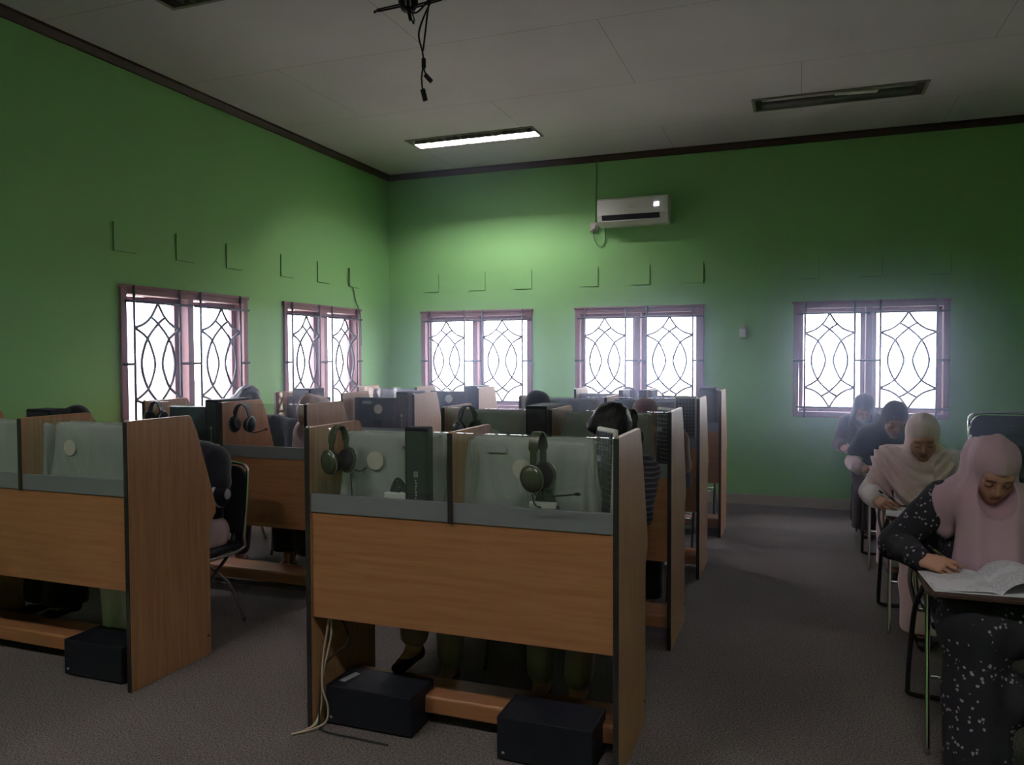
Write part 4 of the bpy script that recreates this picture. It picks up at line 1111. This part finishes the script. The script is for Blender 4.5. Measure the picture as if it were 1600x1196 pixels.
            for i in (0, 1): S.cap(SH[i] + Vector((0, -.01, 0)), SH[i].lerp(EL[i], .62) + Vector((0, -.01, 0)), .082, .085, .05)
            S.cap(SC + Vector((0, -.06, -.02)), SC + Vector((0, -.11, -.22)), .12, .13, .06, (1.2, .8, 1))
            S.cap(SC + Vector((0, .02, -.02)), SC + Vector((0, .06, -.16)), .11, .12, .06, (1.25, .8, 1))
        if scarf_style != 'wrap': S.ripple(folds(int(H.x * 90 + 7), fold * (1.7 if scarf_style == 'curtain' else 1.2), 58 if scarf_style == 'curtain' else 36, 3 if scarf_style == 'curtain' else 4, 8))
        S.ell(T((0, -.112, -.028)), (.0640, .084, .088), .008, Rm, sub=True)
        S.ell(T((0, -.02, -.025)), (.0585, .068, .083), .004, Rm, sub=True)
        S.build('headscarf', M[scarf], t, org)
    if mask:
        S = Field(H - Vector((.13, .16, .15)), H + Vector((.13, .13, .10)), 0.004)
        S.ell(T((0, -.034, -.055)), (.064, .070, .052), .01, Rm); S.cap(T((0, -.098, -.030)), T((0, -.094, -.075)), .014, .014, .02)
        S.build('face_mask', M['mask'], t, org)
    return t, pinch

def pen(tip, back, label, mat='white', r=0.004, L=0.145):
    tip = Vector(tip); back = Vector(back); d = (back - tip).normalized()
    t = thing('pen', label, 'pen', tip)
    MB().tube([d * .010, d * .016, d * L], [r * .5, r, r], 10).build('barrel', M[mat], t, smooth=True)
    MB().tube([d * 0, d * .010], [.0006, r * .5], 8).build('nib', M['silver'], t, smooth=True)
    MB().tube([d * (L - .02), d * (L + .003)], r * 1.12, 10).build('cap_end', M['black'], t, smooth=True)
    return t

# ------------------------------------------------------------------ chairs
def back_shape(w, z0, z1, y0, y1, r=0.07, th=0.016):
    """rounded upholstered back, leaning from y0 (low) to y1 (high)"""
    poly = []
    for cx_, cz_, a0 in ((w / 2 - r, z1 - r, 0), (-w / 2 + r, z1 - r, 90), (-w / 2 + r * .6, z0 + r * .6, 180), (w / 2 - r * .6, z0 + r * .6, 270)):
        rr = r if a0 < 180 else r * .6
        for q in range(6): poly.append((cx_ + rr * math.cos(R(a0 + 18 * q)), cz_ + rr * math.sin(R(a0 + 18 * q))))
    return poly, (lambda z: y0 + (y1 - y0) * (z - z0) / (z1 - z0))
def student_chair(x, y, label, rz=0, group='black chairs at the carrels'):
    """faces -y"""
    t = thing('chair', label, 'chair', (x, y, 0), rz, group=group)
    mb = MB(); mb.box(-.20, .20, -.20, .19, .425, .468); mb.build('seat', M['vinyl'], t, bevel=0.018, seg=3)
    poly, fy = back_shape(.392, .50, .872, .205, .235)
    mb = MB(); n = len(poly); mb.add([(p, fy(q) - .014, q) for p, q in poly] + [(p, fy(q) + .014, q) for p, q in poly], [tuple(range(n)), tuple(range(n, 2 * n))[::-1]] + [(i, n + i, n + (i + 1) % n, (i + 1) % n) for i in range(n)])
    mb.build('backrest', M['vinyl'], t, bevel=0.006)
    path = [(.19, -.19, .42), (.20, .17, .42), (.205, .20, .50), (.205, .235, .80), (.19, .245, .865), (.13, .248, .885), (0, .25, .89), (-.13, .248, .885), (-.19, .245, .865), (-.205, .235, .80), (-.205, .20, .50), (-.20, .17, .42), (-.19, -.19, .42)]
    MB().tube(spline(path, 6), .0095, 10).build('frame', M['chrome'], t, smooth=True)
    for sx in (-1, 1):
        MB().tube(spline([(sx * .185, .10, .415), (sx * .19, -.10, .25), (sx * .195, -.20, .012)], 5), .0095, 10).build('leg', M['blacktube'], t, smooth=True)
        MB().tube(spline([(sx * .175, -.08, .415), (sx * .178, .10, .25), (sx * .182, .22, .012)], 5), .0095, 10).build('leg', M['chrome'], t, smooth=True)
    MB().tube([(-.19, -.10, .25), (.19, -.10, .25)], .007, 8).build('stretcher', M['chrome'], t, smooth=True)
    MB().tube([(-.178, .10, .25), (.178, .10, .25)], .007, 8).build('stretcher', M['chrome'], t, smooth=True)
    return t
def tablet_chair(x, y, label, rz=0, top=.88):
    """faces -y, writing tablet on the -x side"""
    t = thing('tablet_chair', label, 'chair', (x, y, 0), rz, group='tablet arm chairs along the aisle')
    mb = MB(); mb.box(-.21, .21, -.20, .19, .43, .47); mb.build('seat', M['vinyl'], t, bevel=0.018, seg=3)
    poly, fy = back_shape(.40, .58, top, .215, .26, r=.10)
    mb = MB(); n = len(poly); mb.add([(p, fy(q) - .014, q) for p, q in poly] + [(p, fy(q) + .014, q) for p, q in poly], [tuple(range(n)), tuple(range(n, 2 * n))[::-1]] + [(i, n + i, n + (i + 1) % n, (i + 1) % n) for i in range(n)])
    mb.build('backrest', M['vinyl'], t, bevel=0.006)
    path = [(.21, .18, .42), (.215, .215, .55), (.22, .255, .78), (.20, .265, .86), (.13, .268, .893), (0, .27, .90), (-.13, .268, .893), (-.20, .265, .86), (-.22, .255, .78), (-.215, .215, .55), (-.21, .18, .42)]
    MB().tube(spline(path, 6), .010, 10).build('back_frame', M['chrome'], t, smooth=True)
    for sx in (-1, 1):
        MB().tube(spline([(sx * .225, -.19, .655) if sx < 0 else (sx * .215, -.15, .43), (sx * .225, -.20, .50) if sx < 0 else (sx * .22, -.20, .30), (sx * .232, -.27, .20), (sx * .235, -.31, .012)], 6), .0095, 10).build('leg', M['chrome'], t, smooth=True)
        MB().tube(spline([(sx * .232, -.17, .60) if sx < 0 else (sx * .222, -.10, .43), (sx * .238, .02, .46), (sx * .24, .14, .25), (sx * .24, .205, .06), (sx * .225, .225, .014), (sx * .10, .225, .010), (0, .225, .010)], 6), .0105, 10).build('leg', M['blacktube'], t, smooth=True)
    MB().tube([(-.225, -.24, .27), (.225, -.24, .27)], .007, 8).build('stretcher', M['chrome'], t, smooth=True)
    MB().tube([(-.235, .03, .44), (.235, .03, .44)], .008, 8).build('stretcher', M['chrome'], t, smooth=True)
    mb = MB(); mb.tube(spline([(-.225, .10, .43), (-.255, .06, .55), (-.255, -.05, .645), (-.245, -.30, .652), (-.245, -.50, .652)], 6), .0095, 10); mb.tube([(-.25, -.45, .652), (.0, -.45, .652)], .008, 8); mb.build('arm_support', M['chrome'], t, smooth=True)
    poly = []
    for (a, b, c_, r_) in ((.06, -.185, 0, .03), (-.245, -.185, 90, .03), (-.245, -.525, 180, .03), (.06, -.525, 270, .03)):
        for q in range(5): poly.append((a + r_ * math.cos(R(c_ + 22.5 * q)), b + r_ * math.sin(R(c_ + 22.5 * q))))
    mb = MB(); mb.prism(poly, 2, .661, .674); mb.build('writing_tablet', M['mould'], t, bevel=0.002)
    return t

# ------------------------------------------------------------------ the four students along the aisle
TX = .69
TY = [3.48, 4.785, 6.05, 7.28]
tlab = ['tablet arm chair of the student in the black floral dress', 'tablet arm chair of the student in the beige scarf', 'tablet arm chair of the student in the long black scarf', 'tablet arm chair of the masked student by the back wall']
for yy, lb in zip(TY, tlab): tablet_chair(TX, yy, lb)

# first: floral dress, mauve scarf
A = person('seated student in a mauve headscarf and black floral dress writing in an open book', (TX, TY[0]), (.692, 3.375, 1.045), pitch=40, yaw=4, roll=3,
    shoulder=(.705, 3.50, .905), elbows=[(.375, 3.46, .715), (1.03, 3.42, .70)], wrists=[(.425, 3.200, .722), (.86, 3.18, .705)], hand_dir=[(.84, -.36, -.10), (-.5, -1, -.05)],
    h=.0035, hc=.0055, top='floral', skirt='floral', scarf='mauve', scarf_style='curtain', skirt_to=.03, sw=.165, bulk=1.08, fold=.0035,
    knees=[(.575, 3.06, .53), (.86, 3.06, .53)], feet=[(.58, 3.02, .085), (.86, 3.02, .085)])
def held_pen(pinch, zt, label, mat='white'):
    a, b = pinch; d = (a - b).normalized(); d = Vector((d.x, d.y, min(d.z, -0.55))).normalized()
    k = (a.z - zt) / max(0.2, -d.z); tip = a + d * k
    return pen(tip, tip - d, label, mat)
held_pen(A[1], .690, 'thin patterned pen in the hand of the student in the floral dress', 'phones')
def booklet(x, y, z, rz, label, w=.20, d=.285):
    t = thing('open_book', label, 'book', (x, y, z), rz)
    def page(sgn, curl):
        pr = []; n = 14
        for i in range(n + 1):
            u = i / n; xx = sgn * (u * w) * (1 if curl < .02 else .92)
            zz = .004 + .010 * math.sin(min(1, u * 4) * PI / 2) * (1 - u) + curl * math.sin(u * PI * .92) ** .8
            pr.append((xx, zz))
        vs = []; m = len(pr)
        for b in (-d / 2, d / 2):
            for xx, zz in pr: vs.append((xx, b, zz))
            for xx, zz in pr: vs.append((xx, b, max(0.0005, zz - (.0035 if curl < .02 else .003))))
        fs = []
        for i in range(m - 1):
            fs += [(i, i + 1, 2 * m + i + 1, 2 * m + i), (m + i, 3 * m + i, 3 * m + i + 1, m + i + 1), (i, m + i, m + i + 1, i + 1), (2 * m + i, 2 * m + i + 1, 3 * m + i + 1, 3 * m + i)]
        fs += [(0, 2 * m, 3 * m, m), (m - 1, 2 * m - 1, 4 * m - 1, 3 * m - 1)]
        return vs, fs
    for sgn, c_, nm in ((-1, 0, 'left_pages'), (1, .045, 'rolled_pages')):
        mb = MB(); mb.add(*page(sgn, c_)); mb.build('pages', M['printed'], t, smooth=False)
    MB().box(-w - .004, w * 1.05, -d / 2 - .003, d / 2 + .003, -.001, .0015).build('book_cover', M['paper'], t)
    return t
booklet(.63, 3.105, .676, R(4), 'open exercise book with rolled pages on the floral dressed student\'s writing tablet')

# second: beige scarf, white blouse
B_ = person('seated student in a beige wrapped headscarf and white blouse writing on a sheet', (TX, TY[1]), (.622, 4.64, 1.04), pitch=30, yaw=-3, roll=-2,
    shoulder=(.645, 4.79, .895), elbows=[(.385, 4.72, .715), (.93, 4.72, .70)], wrists=[(.385, 4.50, .716), (.74, 4.50, .70)], hand_dir=[(.42, -.9, -.1), (-.9, -.5, -.1)],
    h=.004, hc=.006, top='whitecloth', skirt='beige', scarf='beige', scarf_style='wrap', skirt_to=.10, sw=.16, bulk=1.1)
held_pen(B_[1], .681, 'white pen in the hand of the student in the beige scarf')
# third: long black scarf
C_ = person('seated student in a long black headscarf and pale sleeves writing behind the beige scarf', (TX, TY[2]), (.618, 5.93, 1.035), pitch=32, yaw=6, roll=3,
    shoulder=(.63, 6.06, .90), elbows=[(.375, 5.97, .72), (.90, 5.98, .70)], wrists=[(.385, 5.77, .716), (.74, 5.76, .70)], hand_dir=[(.62, -.8, -.1), (-.9, -.5, -.1)],
    h=.0045, hc=.007, top='palepink', skirt='palepink', scarf='blackcloth', scarf_style='plain', skirt_to=.12, sw=.155, sleeves='wide')
held_pen(C_[1], .681, 'dark pen held by the student in the long black scarf', 'black')
# fourth: mask
D_ = person('seated student with black headscarf, brown top and white face mask below the window', (TX - .08, TY[3]), (.512, 7.125, 1.03), pitch=38, yaw=-4, roll=6,
    shoulder=(.535, 7.27, .90), elbows=[(.335, 7.18, .72), (.80, 7.20, .70)], wrists=[(.345, 7.00, .716), (.60, 7.00, .70)], hand_dir=[(.35, -.9, -.1), (-.9, -.5, -.1)],
    h=.005, hc=.007, top='browncloth', skirt='browncloth', scarf='blackcloth', scarf_style='curtain', skirt_to=.10, mask=True, sw=.15)
held_pen(D_[1], .681, 'pale pen held by the masked student')
def sheet(x, y, rz, label, w=.21, d=.297, z=.6755, mat='paper', n=1):
    t = MB(); nx = 8; vs = []; fs = []
    for k in range(2):
        for i in range(nx + 1):
            for j in range(nx + 1):
                u, v = i / nx, j / nx; vs.append(((u - .5) * w, (v - .5) * d, .0008 + (.004 * (u - .5) ** 2 * 4 + .003 * math.sin(v * 5)) * .6 - k * .0007 + .001))
    q = (nx + 1) ** 2
    for i in range(nx):
        for j in range(nx):
            a = i * (nx + 1) + j; fs.append((a, a + nx + 1, a + nx + 2, a + 1)); fs.append((q + a, q + a + 1, q + a + nx + 2, q + a + nx + 1))
    o = t.add(vs, fs).build('paper_sheet', M[mat]); o.location = (x, y, z); o.rotation_euler = (0, 0, rz)
    return tag(o, label, 'paper', 'worksheets on the writing tablets')
sheet(.53, 4.39, R(-6), 'white worksheet under the hand of the student in the beige scarf', mat='printed')
sheet(.545, 4.405, R(3), 'plain white sheet below the worksheet of the student in the beige scarf', z=.6738)
sheet(.53, 5.67, R(5), 'white sheet under the hand of the student in the long black scarf')
sheet(.50, 6.92, R(0), 'white sheet on the writing tablet of the masked student')

# stacked chairs by the wall
for k in range(4):
    t = student_chair(1.30, 5.78 + .02 * k, ('black chrome framed chair, %s in the stack behind the floral dressed student' % ['lowest', 'second lowest', 'second highest', 'topmost'][k]), rz=0, group='stacked chrome framed chairs')
    t.location.z = .065 * k
    for ch in t.children:
        pass
# ------------------------------------------------------------------ students in the carrels
def seat(cx_, cy_, label): student_chair(cx_, cy_, label)
seat(-3.075, 3.29, 'chrome framed chair of the student in the striped blouse, front window-side carrel')
seat(-3.80, 3.48, 'chair of the student in the black scarf, front window-side carrel')
seat(-1.56, 3.52, 'chair behind the inner seat of the front aisle carrel')
seat(-.93, 3.50, 'chair of the dark haired boy, front aisle carrel')
seat(-3.86, 4.95, 'chair of the dark haired person, second window-side carrel')
seat(-3.05, 4.62, 'chair of the student in the pale scarf, second window-side carrel')
seat(-1.62, 4.92, 'chair of the student in the black scarf, second aisle carrel')
seat(-.92, 4.82, 'chair of the student in the red brown scarf, second aisle carrel')
seat(-.93, 6.02, 'empty black chair at the aisle seat of the third carrel')
seat(-.90, 7.30, 'black chair at the aisle seat of the last carrel')
seat(-1.50, 7.40, 'chair of the student nearly hidden in the last aisle carrel')

person('student in a black headscarf whose head rises over the front window-side carrel', (-3.80, 3.46), (-3.90, 3.31, 1.075), pitch=40, h=.007, hc=.009, top='blackcloth', skirt='blackcloth', scarf='blackcloth', scarf_style='plain',
       feet=[(-3.90, 3.12, .17), (-3.72, 3.10, .17)], skirt_to=.18)
person('student in a black and white striped blouse bent over the front window-side carrel', (-3.075, 3.29), (-3.12, 3.10, .985), pitch=55, h=.007, hc=.008, top='stripes', skirt='palepink', scarf='blackcloth', scarf_style='plain',
       shoulder=(-3.06, 3.30, .93), feet=[(-3.13, 2.95, .17), (-2.96, 2.95, .17)], skirt_to=.14, bulk=1.1, wrists=[(-3.20, 3.03, .775), (-2.93, 3.05, .775)], elbows=[(-3.30, 3.22, .80), (-2.85, 3.26, .76)])
person('student in olive trousers bent low behind the covered monitor, front aisle carrel', (-1.56, 3.50), (-1.55, 3.28, .99), pitch=60, h=.006, hc=.008, top='olivecloth', skirt='olivecloth', hair='hair', trousers=True,
       shoulder=(-1.55, 3.45, .93), feet=[(-1.60, 3.06, .20), (-1.46, 3.14, .09)], knees=[(-1.65, 3.12, .53), (-1.45, 3.12, .53)])
person('dark haired boy in a dark striped shirt behind the upright keyboard, front aisle carrel', (-.93, 3.50), (-.79, 3.43, 1.130), pitch=34, yaw=-10, h=.005, hc=.007, top='stripes_dark', skirt='olivecloth', hair='hair', trousers=True,
       sw=.14, shoulder=(-.80, 3.56, .955), feet=[(-1.02, 3.12, .09), (-.84, 3.05, .12)], knees=[(-1.02, 3.10, .54), (-.82, 3.10, .54)], elbows=[(-.95, 3.47, .78), (-.66, 3.40, .78)], wrists=[(-.98, 3.18, .775), (-.78, 3.18, .775)])
person('dark haired person in charcoal clothes in front of the side wall window', (-3.86, 4.95), (-3.945, 4.86, 1.125), pitch=36, h=.007, hc=.009, top='darkcloth', skirt='blackcloth', hair='hair', shoulder=(-3.80, 4.97, .95), sw=.18,
       feet=[(-3.88, 4.44, .09), (-3.70, 4.46, .09)], trousers=True)
person('student in a pale headscarf bowed behind the end panel of the second carrel', (-3.05, 4.62), (-3.02, 4.34, 1.100), pitch=44, h=.007, hc=.008, top='browncloth', skirt='blackcloth', scarf='palepink', scarf_style='curtain',
       shoulder=(-3.02, 4.50, .95), feet=[(-3.22, 4.36, .13), (-2.98, 4.32, .12)], skirt_to=.22)
person('student in a black headscarf behind the second aisle carrel', (-1.62, 4.92), (-1.615, 4.85, 1.125), pitch=36, h=.007, hc=.009, top='blackcloth', skirt='blackcloth', scarf='blackcloth', scarf_style='plain')
person('student in a red brown headscarf and charcoal top, second aisle carrel', (-.92, 4.82), (-.865, 4.68, 1.095), pitch=42, h=.007, hc=.009, top='darkcloth', skirt='darkcloth', scarf='brownscarf', scarf_style='plain')
person('student whose dark head just shows before the bright window, last aisle carrel', (-1.50, 7.40), (-1.505, 7.25, 1.06), pitch=40, h=.009, hc=.010, top='darkcloth', skirt='darkcloth', scarf='blackcloth', scarf_style='plain', shoes=False)

# ------------------------------------------------------------------ scattering volume added to imitate lens bloom around the windows
hm = bpy.data.materials.new('lens_bloom_scatter'); hm.use_nodes = True
hn = hm.node_tree.nodes; hn.remove(hn['Principled BSDF'])
vs_ = hn.new('ShaderNodeVolumeScatter'); vs_.inputs['Color'].default_value = (0.64, 0.72, 1.0, 1)
vs_.inputs['Density'].default_value = 0.033; vs_.inputs['Anisotropy'].default_value = 0.87  # forward scatter stands in for lens bloom
hm.node_tree.links.new(vs_.outputs[0], hn['Material Output'].inputs['Volume'])
tag(MB().box(XL + 0.002, XR - 0.002, 3.7, YB - 0.002, 0.002, ZC - 0.01).build('bloom_volume', hm), 'thin scattering volume added to imitate lens bloom around the bright windows', 'bloom_volume', kind='stuff')
